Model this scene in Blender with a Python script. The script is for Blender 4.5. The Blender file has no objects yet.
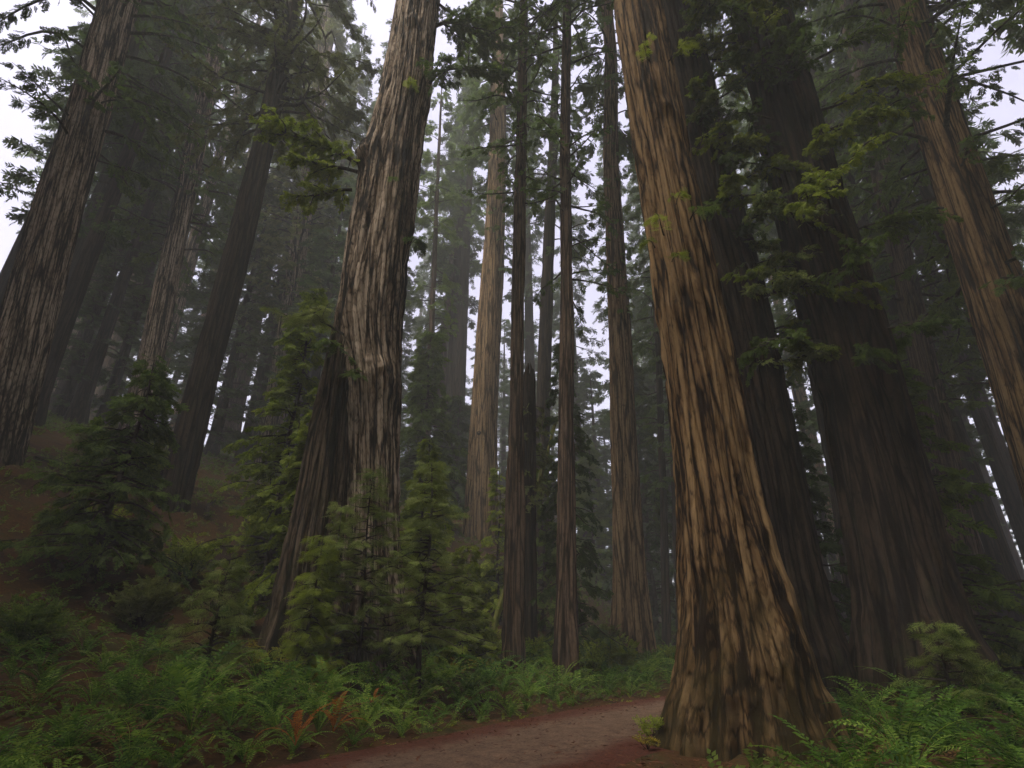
import bpy, math, random
import numpy as np
from mathutils import Vector, Matrix

SC = bpy.context.scene
COL = SC.collection
rng = np.random.default_rng(11)
random.seed(11)
R = math.radians

# ------------------------------------------------------------------ camera model
F = 561.0
TH = R(24.5)
CT, ST = math.cos(TH), math.sin(TH)
EYE = np.array([0.0, 0.0, 1.6])


def at(px, py, Y):
    """World point seen at pixel (px, py) at ground distance Y, and its depth along the view axis."""
    u = (px - 512.0) / F
    v = (384.0 - py) / F
    yc = CT - v * ST
    zc = ST + v * CT
    return np.array([u / yc * Y, Y, EYE[2] + zc / yc * Y]), Y / yc


# ------------------------------------------------------------------ noise
def _h(ix, iy, iz, seed):
    n = (ix.astype(np.int64) * 374761393 + iy.astype(np.int64) * 668265263 + iz.astype(np.int64) * 2147483647 + seed * 1274126177) & 0xFFFFFFFF
    n = ((n ^ (n >> 13)) * 1274126177) & 0xFFFFFFFF
    n = ((n ^ (n >> 16)) * 2246822519) & 0xFFFFFFFF
    n = n ^ (n >> 13)
    return (n & 0xFFFFFF) / float(0xFFFFFF)


def vn(x, y, z, seed=0):
    x, y, z = np.broadcast_arrays(np.asarray(x, float), np.asarray(y, float), np.asarray(z, float))
    ix, iy, iz = np.floor(x), np.floor(y), np.floor(z)
    fx, fy, fz = x - ix, y - iy, z - iz
    fx = fx * fx * (3 - 2 * fx)
    fy = fy * fy * (3 - 2 * fy)
    fz = fz * fz * (3 - 2 * fz)
    out = 0
    for a in (0, 1):
        wx = fx if a else 1 - fx
        for b in (0, 1):
            wy = fy if b else 1 - fy
            for c in (0, 1):
                wz = fz if c else 1 - fz
                out = out + wx * wy * wz * _h(ix + a, iy + b, iz + c, seed)
    return out


def sstep(a, b, x):
    t = np.clip((np.asarray(x, float) - a) / (b - a), 0, 1)
    return t * t * (3 - 2 * t)


# ------------------------------------------------------------------ mesh helpers
def mesh_np(name, parts, mats, smooth=True, bark=None):
    """parts: list of (verts (n,3), faces (m,k) with k 3 or 4, material index)."""
    vs, loops, starts, tots, mi = [], [], [], [], []
    off = 0
    ls = 0
    for v, f, m in parts:
        if len(f) == 0:
            continue
        vs.append(v)
        k = f.shape[1]
        loops.append((f + off).ravel())
        starts.append(ls + np.arange(len(f)) * k)
        tots.append(np.full(len(f), k))
        mi.append(np.full(len(f), m))
        off += len(v)
        ls += f.size
    me = bpy.data.meshes.new(name)
    V = np.concatenate(vs).astype(np.float32)
    L = np.concatenate(loops).astype(np.int32)
    S = np.concatenate(starts).astype(np.int32)
    MI = np.concatenate(mi).astype(np.int32)
    me.vertices.add(len(V))
    me.vertices.foreach_set('co', V.ravel())
    me.loops.add(len(L))
    me.loops.foreach_set('vertex_index', L)
    me.polygons.add(len(S))
    me.polygons.foreach_set('loop_start', S)
    me.polygons.foreach_set('material_index', MI)
    me.polygons.foreach_set('use_smooth', np.full(len(S), smooth, dtype=bool))
    for m in mats:
        me.materials.append(m)
    me.update(calc_edges=True)
    if any(m.name.startswith('bark') for m in mats):
        at_ = me.attributes.new('bark', 'FLOAT_VECTOR', 'POINT')
        at_.data.foreach_set('vector', (V if bark is None else bark).astype(np.float32).ravel())
    me.validate()
    return me


def link(name, me, parent=None, loc=None):
    o = bpy.data.objects.new(name, me)
    COL.objects.link(o)
    if parent is not None:
        o.parent = parent
    if loc is not None:
        o.location = loc
    return o


def tag(o, label=None, cat=None, group=None, kind=None):
    if label:
        o['label'] = label
    if cat:
        o['category'] = cat
    if group:
        o['group'] = group
    if kind:
        o['kind'] = kind
    return o


def thing(name, label, cat, loc=(0, 0, 0), rz=0.0, group=None):
    o = bpy.data.objects.new(name, None)
    COL.objects.link(o)
    o.location = loc
    o.rotation_euler = (0, 0, rz)
    o.empty_display_size = 0.3
    return tag(o, label, cat, group)


def copy_tree(o, parent=None):
    c = o.copy()
    COL.objects.link(c)
    c.parent = parent
    for ch in list(o.children):
        copy_tree(ch, c)
    return c


def tube(pts, rad, nside=6, cap=True):
    """Tube along a polyline."""
    P = np.asarray(pts, float)
    n = len(P)
    T = np.gradient(P, axis=0)
    T /= np.linalg.norm(T, axis=1)[:, None] + 1e-9
    ref = np.array([0.0, 0.0, 1.0]) if abs(T[0, 2]) < 0.9 else np.array([1.0, 0, 0])
    A = np.cross(T, ref)
    A /= np.linalg.norm(A, axis=1)[:, None] + 1e-9
    B = np.cross(T, A)
    a = np.linspace(0, 2 * np.pi, nside, endpoint=False)
    rad = np.broadcast_to(np.asarray(rad, float), (n,))
    V = P[:, None, :] + rad[:, None, None] * (np.cos(a)[None, :, None] * A[:, None, :] + np.sin(a)[None, :, None] * B[:, None, :])
    V = V.reshape(-1, 3)
    i = np.arange(n - 1)[:, None] * nside
    j = np.arange(nside)[None, :]
    j2 = (j + 1) % nside
    Fq = np.stack([i + j, i + j2, i + nside + j2, i + nside + j], -1).reshape(-1, 4)
    return V, Fq


def join(parts):
    vs, fs, off = [], [], 0
    for v, f in parts:
        vs.append(v)
        fs.append(f + off)
        off += len(v)
    if not vs:
        return np.zeros((0, 3)), np.zeros((0, 4), int)
    return np.concatenate(vs), np.concatenate(fs)


def place(tv, tf, mats, pos):
    """Many copies of one template mesh."""
    n = len(pos)
    k = len(tv)
    V = np.einsum('nij,kj->nki', mats, tv) + pos[:, None, :]
    Fq = tf[None, :, :] + (np.arange(n) * k)[:, None, None]
    return V.reshape(-1, 3), Fq.reshape(-1, tf.shape[1])


def frames(X, up, roll):
    """Rotation matrices with local x along X and local z near up, rolled about x."""
    X = X / (np.linalg.norm(X, axis=1)[:, None] + 1e-9)
    Yv = np.cross(up, X)
    ln = np.linalg.norm(Yv, axis=1)[:, None]
    Yv = np.where(ln < 1e-3, np.array([[0.0, 1.0, 0.0]]), Yv / (ln + 1e-9))
    Z = np.cross(X, Yv)
    c, s = np.cos(roll)[:, None], np.sin(roll)[:, None]
    Y2 = Yv * c + Z * s
    Z2 = -Yv * s + Z * c
    return np.stack([X, Y2, Z2], axis=2)


# ------------------------------------------------------------------ materials
def newmat(name):
    m = bpy.data.materials.new(name)
    m.use_nodes = True
    nt = m.node_tree
    nt.nodes.clear()
    return m, nt, nt.nodes, nt.links


def N(nodes, t, **kw):
    n = nodes.new(t)
    for k, v in kw.items():
        setattr(n, k, v)
    return n


def ramp(nodes, stops, interp='LINEAR'):
    r = nodes.new('ShaderNodeValToRGB')
    e = r.color_ramp.elements
    r.color_ramp.interpolation = interp
    while len(e) > 1:
        e.remove(e[-1])
    e[0].position, e[0].color = stops[0][0], (*stops[0][1], 1)
    for p, c in stops[1:]:
        x = e.new(p)
        x.color = (*c, 1)
    return r


def bark_material(name, dark, mid, light, moss=(0.05, 0.055, 0.012), moss_shade_low=0.0, moss_all=0.0, bump=0.5, zs=0.055, fine=9.0, moss_shade_top=7.0, crack=0.8, wide=0.0, plate=0.25, plate_low=0.25):
    m, nt, nd, lk = newmat(name)
    tc = N(nd, 'ShaderNodeTexCoord')
    ba = N(nd, 'ShaderNodeAttribute', attribute_name='bark')
    grain = ba.outputs['Vector'] if name.startswith('bark') else tc.outputs['Object']
    mp = N(nd, 'ShaderNodeMapping')
    mp.inputs['Scale'].default_value = (1, 1, zs)
    lk.new(grain, mp.inputs['Vector'])
    n1 = N(nd, 'ShaderNodeTexNoise')
    n1.inputs['Scale'].default_value = fine
    n1.inputs['Detail'].default_value = 7
    n1.inputs['Roughness'].default_value = 0.68
    n1.inputs['Distortion'].default_value = 0.35
    lk.new(mp.outputs[0], n1.inputs['Vector'])
    n2 = N(nd, 'ShaderNodeTexNoise')
    n2.inputs['Scale'].default_value = fine * 0.28
    n2.inputs['Detail'].default_value = 4
    lk.new(mp.outputs[0], n2.inputs['Vector'])
    mx = N(nd, 'ShaderNodeMath', operation='MULTIPLY_ADD')
    lk.new(n2.outputs['Fac'], mx.inputs[0])
    mx.inputs[1].default_value = 0.5
    sub = N(nd, 'ShaderNodeMath', operation='SUBTRACT')
    lk.new(n1.outputs['Fac'], sub.inputs[0])
    sub.inputs[1].default_value = 0.25
    lk.new(sub.outputs[0], mx.inputs[2])
    rp = ramp(nd, [(0.30, dark), (0.45, mid), (0.60, light), (0.80, tuple(min(1, c * 1.35) for c in light))])
    # long cracks between the bark plates, in one or two sizes
    warp = N(nd, 'ShaderNodeTexNoise')
    warp.inputs['Scale'].default_value = 2.2
    warp.inputs['Detail'].default_value = 3
    lk.new(mp.outputs[0], warp.inputs['Vector'])
    wa = N(nd, 'ShaderNodeVectorMath', operation='MULTIPLY_ADD')
    lk.new(warp.outputs['Color'], wa.inputs[0])
    wa.inputs[1].default_value = (0.35, 0.35, 0.12)
    lk.new(mp.outputs[0], wa.inputs[2])
    h = mx.outputs[0]
    for scale, lo, wgt in ((fine * 0.62, 0.13, crack), (fine * 0.2, 0.085, wide)):
        if wgt <= 0:
            continue
        vo = N(nd, 'ShaderNodeTexVoronoi', feature='DISTANCE_TO_EDGE')
        vo.inputs['Scale'].default_value = scale
        lk.new(wa.outputs[0], vo.inputs['Vector'])
        mr_ = N(nd, 'ShaderNodeMapRange')
        mr_.inputs['From Max'].default_value = lo
        mr_.inputs['To Min'].default_value = -0.34 * wgt
        mr_.inputs['To Max'].default_value = 0.03
        lk.new(vo.outputs['Distance'], mr_.inputs['Value'])
        ad_ = N(nd, 'ShaderNodeMath', operation='ADD')
        lk.new(h, ad_.inputs[0])
        lk.new(mr_.outputs[0], ad_.inputs[1])
        h = ad_.outputs[0]
    # short plates and pits, coarser towards the burled foot
    mpl = N(nd, 'ShaderNodeMapping')
    mpl.inputs['Scale'].default_value = (1, 1, 0.3)
    lk.new(grain, mpl.inputs['Vector'])
    wpl = N(nd, 'ShaderNodeVectorMath', operation='MULTIPLY_ADD')
    lk.new(n1.outputs['Color'], wpl.inputs[0])
    wpl.inputs[1].default_value = (0.3, 0.3, 0.3)
    lk.new(mpl.outputs[0], wpl.inputs[2])
    vp = N(nd, 'ShaderNodeTexVoronoi', feature='DISTANCE_TO_EDGE')
    vp.inputs['Scale'].default_value = fine * 0.95
    lk.new(wpl.outputs[0], vp.inputs['Vector'])
    mv = N(nd, 'ShaderNodeMapRange')
    mv.inputs['From Max'].default_value = 0.16
    mv.inputs['To Min'].default_value = -0.3
    mv.inputs['To Max'].default_value = 0.04
    lk.new(vp.outputs['Distance'], mv.inputs['Value'])
    sg = N(nd, 'ShaderNodeSeparateXYZ')
    lk.new(grain, sg.inputs[0])
    mh = N(nd, 'ShaderNodeMapRange')
    mh.inputs['From Min'].default_value = 0.5
    mh.inputs['From Max'].default_value = 5.5
    mh.inputs['To Min'].default_value = plate_low
    mh.inputs['To Max'].default_value = plate
    lk.new(sg.outputs['Z'], mh.inputs['Value'])
    mpy = N(nd, 'ShaderNodeMath', operation='MULTIPLY_ADD')
    lk.new(mv.outputs[0], mpy.inputs[0])
    lk.new(mh.outputs[0], mpy.inputs[1])
    lk.new(h, mpy.inputs[2])
    h = mpy.outputs[0]
    lk.new(h, rp.inputs[0])
    # chips and holes with a shape of their own
    n3 = N(nd, 'ShaderNodeTexNoise')
    n3.inputs['Scale'].default_value = 7.0
    n3.inputs['Detail'].default_value = 5
    mp3 = N(nd, 'ShaderNodeMapping')
    mp3.inputs['Scale'].default_value = (1, 1, 0.5)
    lk.new(grain, mp3.inputs['Vector'])
    lk.new(mp3.outputs[0], n3.inputs['Vector'])
    rp3 = ramp(nd, [(0.60, (0, 0, 0)), (0.72, (1, 1, 1))])
    lk.new(n3.outputs['Fac'], rp3.inputs[0])
    mixd = N(nd, 'ShaderNodeMixRGB')
    mixd.inputs['Color2'].default_value = (*[c * 0.55 for c in dark], 1)
    sc = N(nd, 'ShaderNodeMath', operation='MULTIPLY')
    lk.new(rp3.outputs[0], sc.inputs[0])
    sc.inputs[1].default_value = 0.7
    lk.new(sc.outputs[0], mixd.inputs['Fac'])
    lk.new(rp.outputs[0], mixd.inputs['Color1'])
    col = mixd.outputs[0]
    if moss_shade_low > 0 or moss_all > 0:  # moss; on the grey bark the low band paints shade into the colour
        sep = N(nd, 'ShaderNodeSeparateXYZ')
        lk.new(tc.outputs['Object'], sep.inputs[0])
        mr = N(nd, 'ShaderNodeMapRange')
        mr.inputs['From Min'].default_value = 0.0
        mr.inputs['From Max'].default_value = moss_shade_top
        mr.inputs['To Min'].default_value = moss_shade_low
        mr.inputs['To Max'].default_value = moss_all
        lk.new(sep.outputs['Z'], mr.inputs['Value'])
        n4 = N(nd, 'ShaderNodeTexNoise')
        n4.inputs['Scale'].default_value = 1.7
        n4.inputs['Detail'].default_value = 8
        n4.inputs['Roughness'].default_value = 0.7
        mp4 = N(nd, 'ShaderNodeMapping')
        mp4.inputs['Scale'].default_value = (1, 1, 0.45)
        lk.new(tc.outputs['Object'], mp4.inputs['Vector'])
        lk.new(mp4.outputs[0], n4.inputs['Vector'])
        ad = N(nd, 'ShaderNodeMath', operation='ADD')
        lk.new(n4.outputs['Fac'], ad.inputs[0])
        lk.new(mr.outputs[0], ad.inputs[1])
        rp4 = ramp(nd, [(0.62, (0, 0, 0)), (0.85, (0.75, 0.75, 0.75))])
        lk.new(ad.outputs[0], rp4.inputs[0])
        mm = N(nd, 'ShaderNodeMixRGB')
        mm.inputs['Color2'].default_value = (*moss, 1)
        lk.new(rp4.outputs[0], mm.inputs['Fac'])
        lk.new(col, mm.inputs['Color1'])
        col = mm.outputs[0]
    b = N(nd, 'ShaderNodeBump')
    b.inputs['Strength'].default_value = bump
    b.inputs['Distance'].default_value = 0.06
    lk.new(h, b.inputs['Height'])
    p = N(nd, 'ShaderNodeBsdfPrincipled')
    p.inputs['Roughness'].default_value = 0.92
    p.inputs['Specular IOR Level'].default_value = 0.15
    lk.new(col, p.inputs['Base Color'])
    lk.new(b.outputs[0], p.inputs['Normal'])
    o = N(nd, 'ShaderNodeOutputMaterial')
    lk.new(p.outputs[0], o.inputs['Surface'])
    return m


def leaf_material(name, cols, trans=0.42, objvar=0.5, clump=0.9):
    """cols: three colours from dark to bright; varied leaf by leaf, clump by clump and plant by plant."""
    m, nt, nd, lk = newmat(name)
    g = N(nd, 'ShaderNodeNewGeometry')
    oi = N(nd, 'ShaderNodeObjectInfo')
    tc = N(nd, 'ShaderNodeTexCoord')
    nz = N(nd, 'ShaderNodeTexNoise')
    nz.inputs['Scale'].default_value = clump
    nz.inputs['Detail'].default_value = 3
    lk.new(tc.outputs['Object'], nz.inputs['Vector'])
    a = N(nd, 'ShaderNodeMath', operation='MULTIPLY')
    lk.new(g.outputs['Random Per Island'], a.inputs[0])
    a.inputs[1].default_value = 0.45
    b = N(nd, 'ShaderNodeMath', operation='MULTIPLY_ADD')
    lk.new(nz.outputs['Fac'], b.inputs[0])
    b.inputs[1].default_value = 0.7
    lk.new(a.outputs[0], b.inputs[2])
    c = N(nd, 'ShaderNodeMath', operation='MULTIPLY_ADD')
    lk.new(oi.outputs['Random'], c.inputs[0])
    c.inputs[1].default_value = objvar * 0.5
    lk.new(b.outputs[0], c.inputs[2])
    s = N(nd, 'ShaderNodeMath', operation='SUBTRACT')
    lk.new(c.outputs[0], s.inputs[0])
    s.inputs[1].default_value = objvar * 0.25
    rp = ramp(nd, [(0.2, cols[0]), (0.55, cols[1]), (0.95, cols[2])])
    lk.new(s.outputs[0], rp.inputs[0])
    p = N(nd, 'ShaderNodeBsdfPrincipled')
    p.inputs['Roughness'].default_value = 0.7
    p.inputs['Specular IOR Level'].default_value = 0.12
    lk.new(rp.outputs[0], p.inputs['Base Color'])
    t = N(nd, 'ShaderNodeBsdfTranslucent')
    hs = N(nd, 'ShaderNodeHueSaturation')
    hs.inputs['Value'].default_value = 1.6
    lk.new(rp.outputs[0], hs.inputs['Color'])
    lk.new(hs.outputs[0], t.inputs['Color'])
    mx = N(nd, 'ShaderNodeMixShader')
    mx.inputs[0].default_value = trans
    lk.new(p.outputs[0], mx.inputs[1])
    lk.new(t.outputs[0], mx.inputs[2])
    o = N(nd, 'ShaderNodeOutputMaterial')
    lk.new(mx.outputs[0], o.inputs['Surface'])
    return m


M = {}
M['bark_warm'] = bark_material('bark_warm', (0.016, 0.008, 0.003), (0.135, 0.075, 0.032), (0.27, 0.168, 0.078), moss=(0.04, 0.029, 0.008), moss_shade_low=0.33, moss_all=-0.2, bump=0.9, wide=0.3, crack=0.62, plate=0.2, plate_low=0.62)
M['bark_grey'] = bark_material('bark_grey', (0.016, 0.011, 0.007), (0.19, 0.13, 0.083), (0.50, 0.385, 0.28), moss=(0.026, 0.019, 0.010), moss_shade_low=0.30, moss_all=-0.05, moss_shade_top=13.0, wide=0.28, crack=0.62, plate=0.35, plate_low=0.7, bump=0.8)  # low patches near black, putting shade into the lower trunk's colour
M['bark_stem'] = bark_material('bark_stem', (0.010, 0.007, 0.004), (0.065, 0.043, 0.027), (0.17, 0.12, 0.08), moss=(0.05, 0.045, 0.014), moss_shade_low=0.15, moss_all=0.12, bump=0.9, wide=0.45, crack=0.6)
M['bark_dark'] = bark_material('bark_dark', (0.010, 0.006, 0.0045), (0.032, 0.02, 0.013), (0.062, 0.041, 0.027), moss=(0.03, 0.034, 0.012), moss_shade_low=0.1, moss_all=0.03, bump=0.7)
M['bark_red'] = bark_material('bark_red', (0.022, 0.013, 0.008), (0.085, 0.052, 0.032), (0.16, 0.105, 0.07), moss_shade_low=0.02, moss_all=-0.3, bump=0.6, fine=12)
M['bark_pale'] = bark_material('bark_pale', (0.055, 0.033, 0.017), (0.23, 0.142, 0.072), (0.36, 0.24, 0.13), moss=(0.1, 0.1, 0.03), moss_shade_low=-0.05, moss_all=-0.1, bump=0.6, fine=8)
M['bark_moss'] = bark_material('bark_moss', (0.06, 0.055, 0.018), (0.16, 0.15, 0.035), (0.30, 0.28, 0.07), moss=(0.24, 0.25, 0.05), moss_shade_low=0.3, moss_all=0.2, bump=0.5)
M['twig'] = bark_material('twig', (0.025, 0.018, 0.012), (0.05, 0.037, 0.026), (0.085, 0.065, 0.045), moss=(0.06, 0.065, 0.02), moss_shade_low=0.1, moss_all=0.06, bump=0.3, fine=5, zs=1)
M['leaf_dark'] = leaf_material('leaf_dark', [(0.018, 0.034, 0.010), (0.048, 0.08, 0.018), (0.10, 0.14, 0.03)])
M['leaf_mid'] = leaf_material('leaf_mid', [(0.03, 0.055, 0.010), (0.08, 0.125, 0.022), (0.16, 0.21, 0.038)])
M['leaf_bright'] = leaf_material('leaf_bright', [(0.06, 0.095, 0.010), (0.19, 0.24, 0.024), (0.34, 0.37, 0.05)], trans=0.38)
M['leaf_olive'] = leaf_material('leaf_olive', [(0.045, 0.058, 0.015), (0.11, 0.13, 0.03), (0.22, 0.225, 0.07)], trans=0.32)
M['leaf_sapling'] = leaf_material('leaf_sapling', [(0.03, 0.06, 0.010), (0.16, 0.21, 0.04), (0.42, 0.44, 0.14)], trans=0.25, clump=2.0)
M['leaf_yellow'] = leaf_material('leaf_yellow', [(0.10, 0.09, 0.012), (0.22, 0.19, 0.02), (0.45, 0.33, 0.03)], trans=0.35, clump=3)
M['fern_green'] = leaf_material('fern_green', [(0.018, 0.046, 0.008), (0.085, 0.175, 0.02), (0.27, 0.37, 0.06)], trans=0.3, objvar=0.9, clump=1.5)
M['fern_rust'] = leaf_material('fern_rust', [(0.16, 0.05, 0.012), (0.34, 0.11, 0.022), (0.5, 0.2, 0.04)], trans=0.3)
M['fern_brown'] = leaf_material('fern_brown', [(0.06, 0.03, 0.012), (0.13, 0.07, 0.025), (0.24, 0.14, 0.05)], trans=0.2)
M['duff_leaf'] = leaf_material('duff_leaf', [(0.04, 0.016, 0.009), (0.10, 0.036, 0.02), (0.2, 0.09, 0.04)], trans=0.05, clump=1.5)


def ground_material():
    m, nt, nd, lk = newmat('forest_soil')
    tc = N(nd, 'ShaderNodeTexCoord')
    n1 = N(nd, 'ShaderNodeTexNoise')
    n1.inputs['Scale'].default_value = 0.55
    n1.inputs['Detail'].default_value = 6
    n1.inputs['Roughness'].default_value = 0.65
    lk.new(tc.outputs['Object'], n1.inputs['Vector'])
    n2 = N(nd, 'ShaderNodeTexNoise')
    n2.inputs['Scale'].default_value = 14
    n2.inputs['Detail'].default_value = 6
    n2.inputs['Roughness'].default_value = 0.75
    lk.new(tc.outputs['Object'], n2.inputs['Vector'])
    r1 = ramp(nd, [(0.35, (0.035, 0.02, 0.012)), (0.5, (0.10, 0.05, 0.018)), (0.62, (0.06, 0.055, 0.018)), (0.75, (0.15, 0.08, 0.025))])
    lk.new(n1.outputs['Fac'], r1.inputs[0])
    r2 = ramp(nd, [(0.3, (0.35, 0.35, 0.35)), (0.7, (1.25, 1.2, 1.15))])
    lk.new(n2.outputs['Fac'], r2.inputs[0])
    mx = N(nd, 'ShaderNodeMixRGB', blend_type='MULTIPLY')
    mx.inputs['Fac'].default_value = 1
    lk.new(r1.outputs[0], mx.inputs['Color1'])
    lk.new(r2.outputs[0], mx.inputs['Color2'])
    b = N(nd, 'ShaderNodeBump')
    b.inputs['Strength'].default_value = 0.6
    b.inputs['Distance'].default_value = 0.05
    lk.new(n2.outputs['Fac'], b.inputs['Height'])
    p = N(nd, 'ShaderNodeBsdfPrincipled')
    p.inputs['Roughness'].default_value = 0.95
    p.inputs['Specular IOR Level'].default_value = 0.1
    lk.new(mx.outputs[0], p.inputs['Base Color'])
    lk.new(b.outputs[0], p.inputs['Normal'])
    o = N(nd, 'ShaderNodeOutputMaterial')
    lk.new(p.outputs[0], o.inputs['Surface'])
    return m


def road_material():
    m, nt, nd, lk = newmat('packed_dirt')
    tc = N(nd, 'ShaderNodeTexCoord')
    at_ = N(nd, 'ShaderNodeAttribute', attribute_name='across')
    n1 = N(nd, 'ShaderNodeTexNoise')
    n1.inputs['Scale'].default_value = 1.3
    n1.inputs['Detail'].default_value = 8
    n1.inputs['Roughness'].default_value = 0.7
    lk.new(tc.outputs['Object'], n1.inputs['Vector'])
    n2 = N(nd, 'ShaderNodeTexNoise')
    n2.inputs['Scale'].default_value = 22
    n2.inputs['Detail'].default_value = 8
    n2.inputs['Roughness'].default_value = 0.8
    lk.new(tc.outputs['Object'], n2.inputs['Vector'])
    dirt = ramp(nd, [(0.32, (0.075, 0.042, 0.027)), (0.5, (0.175, 0.105, 0.07)), (0.68, (0.30, 0.195, 0.135))])
    lk.new(n2.outputs['Fac'], dirt.inputs[0])
    duff = ramp(nd, [(0.3, (0.05, 0.014, 0.008)), (0.55, (0.125, 0.036, 0.02)), (0.75, (0.22, 0.085, 0.045))])
    lk.new(n2.outputs['Fac'], duff.inputs[0])
    # needle duff lies along both edges, in patches with ragged borders, and in a worn strip mid-road
    sc = N(nd, 'ShaderNodeMath', operation='MULTIPLY_ADD')
    lk.new(n1.outputs['Fac'], sc.inputs[0])
    sc.inputs[1].default_value = 0.9
    lk.new(at_.outputs['Fac'], sc.inputs[2])
    n5 = N(nd, 'ShaderNodeMath', operation='MULTIPLY_ADD')
    lk.new(n2.outputs['Fac'], n5.inputs[0])
    n5.inputs[1].default_value = 0.35
    lk.new(sc.outputs[0], n5.inputs[2])
    rp = ramp(nd, [(0.0, (0, 0, 0)), (1.0, (1, 1, 1))])
    mr = N(nd, 'ShaderNodeMapRange')
    mr.inputs['From Min'].default_value = 1.06
    mr.inputs['From Max'].default_value = 1.42
    lk.new(n5.outputs[0], mr.inputs['Value'])
    lk.new(mr.outputs[0], rp.inputs[0])
    n6 = N(nd, 'ShaderNodeTexNoise')
    n6.inputs['Scale'].default_value = 3.2
    n6.inputs['Detail'].default_value = 6
    n6.inputs['Roughness'].default_value = 0.75
    lk.new(tc.outputs['Object'], n6.inputs['Vector'])
    damp = ramp(nd, [(0.38, (0.72, 0.69, 0.66)), (0.52, (1.0, 0.99, 0.97)), (0.66, (1.28, 1.24, 1.2))])
    lk.new(n6.outputs['Fac'], damp.inputs[0])
    dm = N(nd, 'ShaderNodeMixRGB', blend_type='MULTIPLY')
    dm.inputs['Fac'].default_value = 1
    lk.new(dirt.outputs[0], dm.inputs['Color1'])
    lk.new(damp.outputs[0], dm.inputs['Color2'])
    mx = N(nd, 'ShaderNodeMixRGB')
    lk.new(rp.outputs[0], mx.inputs['Fac'])
    lk.new(dm.outputs[0], mx.inputs['Color1'])
    lk.new(duff.outputs[0], mx.inputs['Color2'])
    b = N(nd, 'ShaderNodeBump')
    b.inputs['Strength'].default_value = 0.9
    b.inputs['Distance'].default_value = 0.06
    lk.new(n2.outputs['Fac'], b.inputs['Height'])
    p = N(nd, 'ShaderNodeBsdfPrincipled')
    p.inputs['Roughness'].default_value = 0.9
    p.inputs['Specular IOR Level'].default_value = 0.2
    lk.new(mx.outputs[0], p.inputs['Base Color'])
    lk.new(b.outputs[0], p.inputs['Normal'])
    o = N(nd, 'ShaderNodeOutputMaterial')
    lk.new(p.outputs[0], o.inputs['Surface'])
    return m


M['soil'] = ground_material()
M['road'] = road_material()

# ------------------------------------------------------------------ terrain
RC = np.array([(-16, -30), (-10.5, -14), (-6.2, 0.0), (-3.0, 6.0), (-0.9, 9.2), (1.1, 12.2), (3.5, 15.6), (6.8, 19.2), (11.5, 22.6), (18, 25.0), (30, 27.0), (60, 29.0), (110, 30)], float)


def smooth_poly(P, n=400):
    t = np.r_[0, np.cumsum(np.linalg.norm(np.diff(P, axis=0), axis=1))]
    s = np.linspace(0, t[-1], n)
    Q = np.stack([np.interp(s, t, P[:, i]) for i in (0, 1)], 1)
    for _ in range(12):
        Q[1:-1] = 0.25 * Q[:-2] + 0.5 * Q[1:-1] + 0.25 * Q[2:]
    return Q


ROAD = smooth_poly(RC)
RT = np.gradient(ROAD, axis=0)
RT /= np.linalg.norm(RT, axis=1)[:, None]
RN = np.stack([-RT[:, 1], RT[:, 0]], 1)          # to the left of travel
RW = 1.95                                       # half width with the duff strips


def road_d(x, y):
    """Signed distance to the road's middle, positive on the uphill side."""
    x = np.atleast_1d(np.asarray(x, float)).ravel()
    y = np.atleast_1d(np.asarray(y, float)).ravel()
    out = np.empty(len(x))
    for a in range(0, len(x), 4000):
        dx = x[a:a + 4000, None] - ROAD[None, :, 0]
        dy = y[a:a + 4000, None] - ROAD[None, :, 1]
        d2 = dx * dx + dy * dy
        i = d2.argmin(1)
        k = np.arange(len(i))
        sgn = np.sign(dx[k, i] * RN[i, 0] + dy[k, i] * RN[i, 1])
        out[a:a + 4000] = np.sqrt(d2[k, i]) * sgn
    return out


def gz(x, y):
    x = np.atleast_1d(np.asarray(x, float))
    y = np.atleast_1d(np.asarray(y, float))
    sh = np.broadcast(x, y).shape
    x, y = np.broadcast_to(x, sh), np.broadcast_to(y, sh)
    d = road_d(x, y).reshape(sh)
    dl = np.clip(d - RW, 0, None)
    bank = 0.14 * dl + 0.026 * np.clip(dl - 4, 0, 14) ** 2 * 0.9
    far = np.clip(dl - 18, 0, None)
    bank = bank + far * 0.30 / (1 + far / 120.0)
    bear = x / np.maximum(np.abs(y) + 4, 6)
    w = 1 - 0.80 * sstep(0.02, 0.2, bear) * sstep(3.0, 12, dl)
    z = bank * w
    dr = np.clip(-d - RW, 0, None)
    z = z + 0.03 * np.clip(dr, 0, 12) + 0.02 * dr
    rough = sstep(0.0, 1.2, np.abs(d) - RW)
    z = z + rough * (0.30 * (vn(x * 0.5, y * 0.5, 0, 3) - 0.5) + 0.14 * (vn(x * 1.7, y * 1.7, 0, 4) - 0.5) + 0.06 * (vn(x * 5, y * 5, 0, 5) - 0.5))
    return z


def g1(x, y):
    return float(gz(np.array([x]), np.array([y]))[0])


def axis_grid(lo, hi, dense_lo, dense_hi, fine, coarse):
    a = np.arange(dense_lo, dense_hi, fine)
    b = [dense_hi]
    st = fine
    while b[-1] < hi:
        st = min(st * 1.12, coarse)
        b.append(b[-1] + st)
    c = [dense_lo]
    st = fine
    while c[-1] > lo:
        st = min(st * 1.12, coarse)
        c.append(c[-1] - st)
    return np.r_[np.array(c[:0:-1]), a, np.array(b)]


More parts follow.
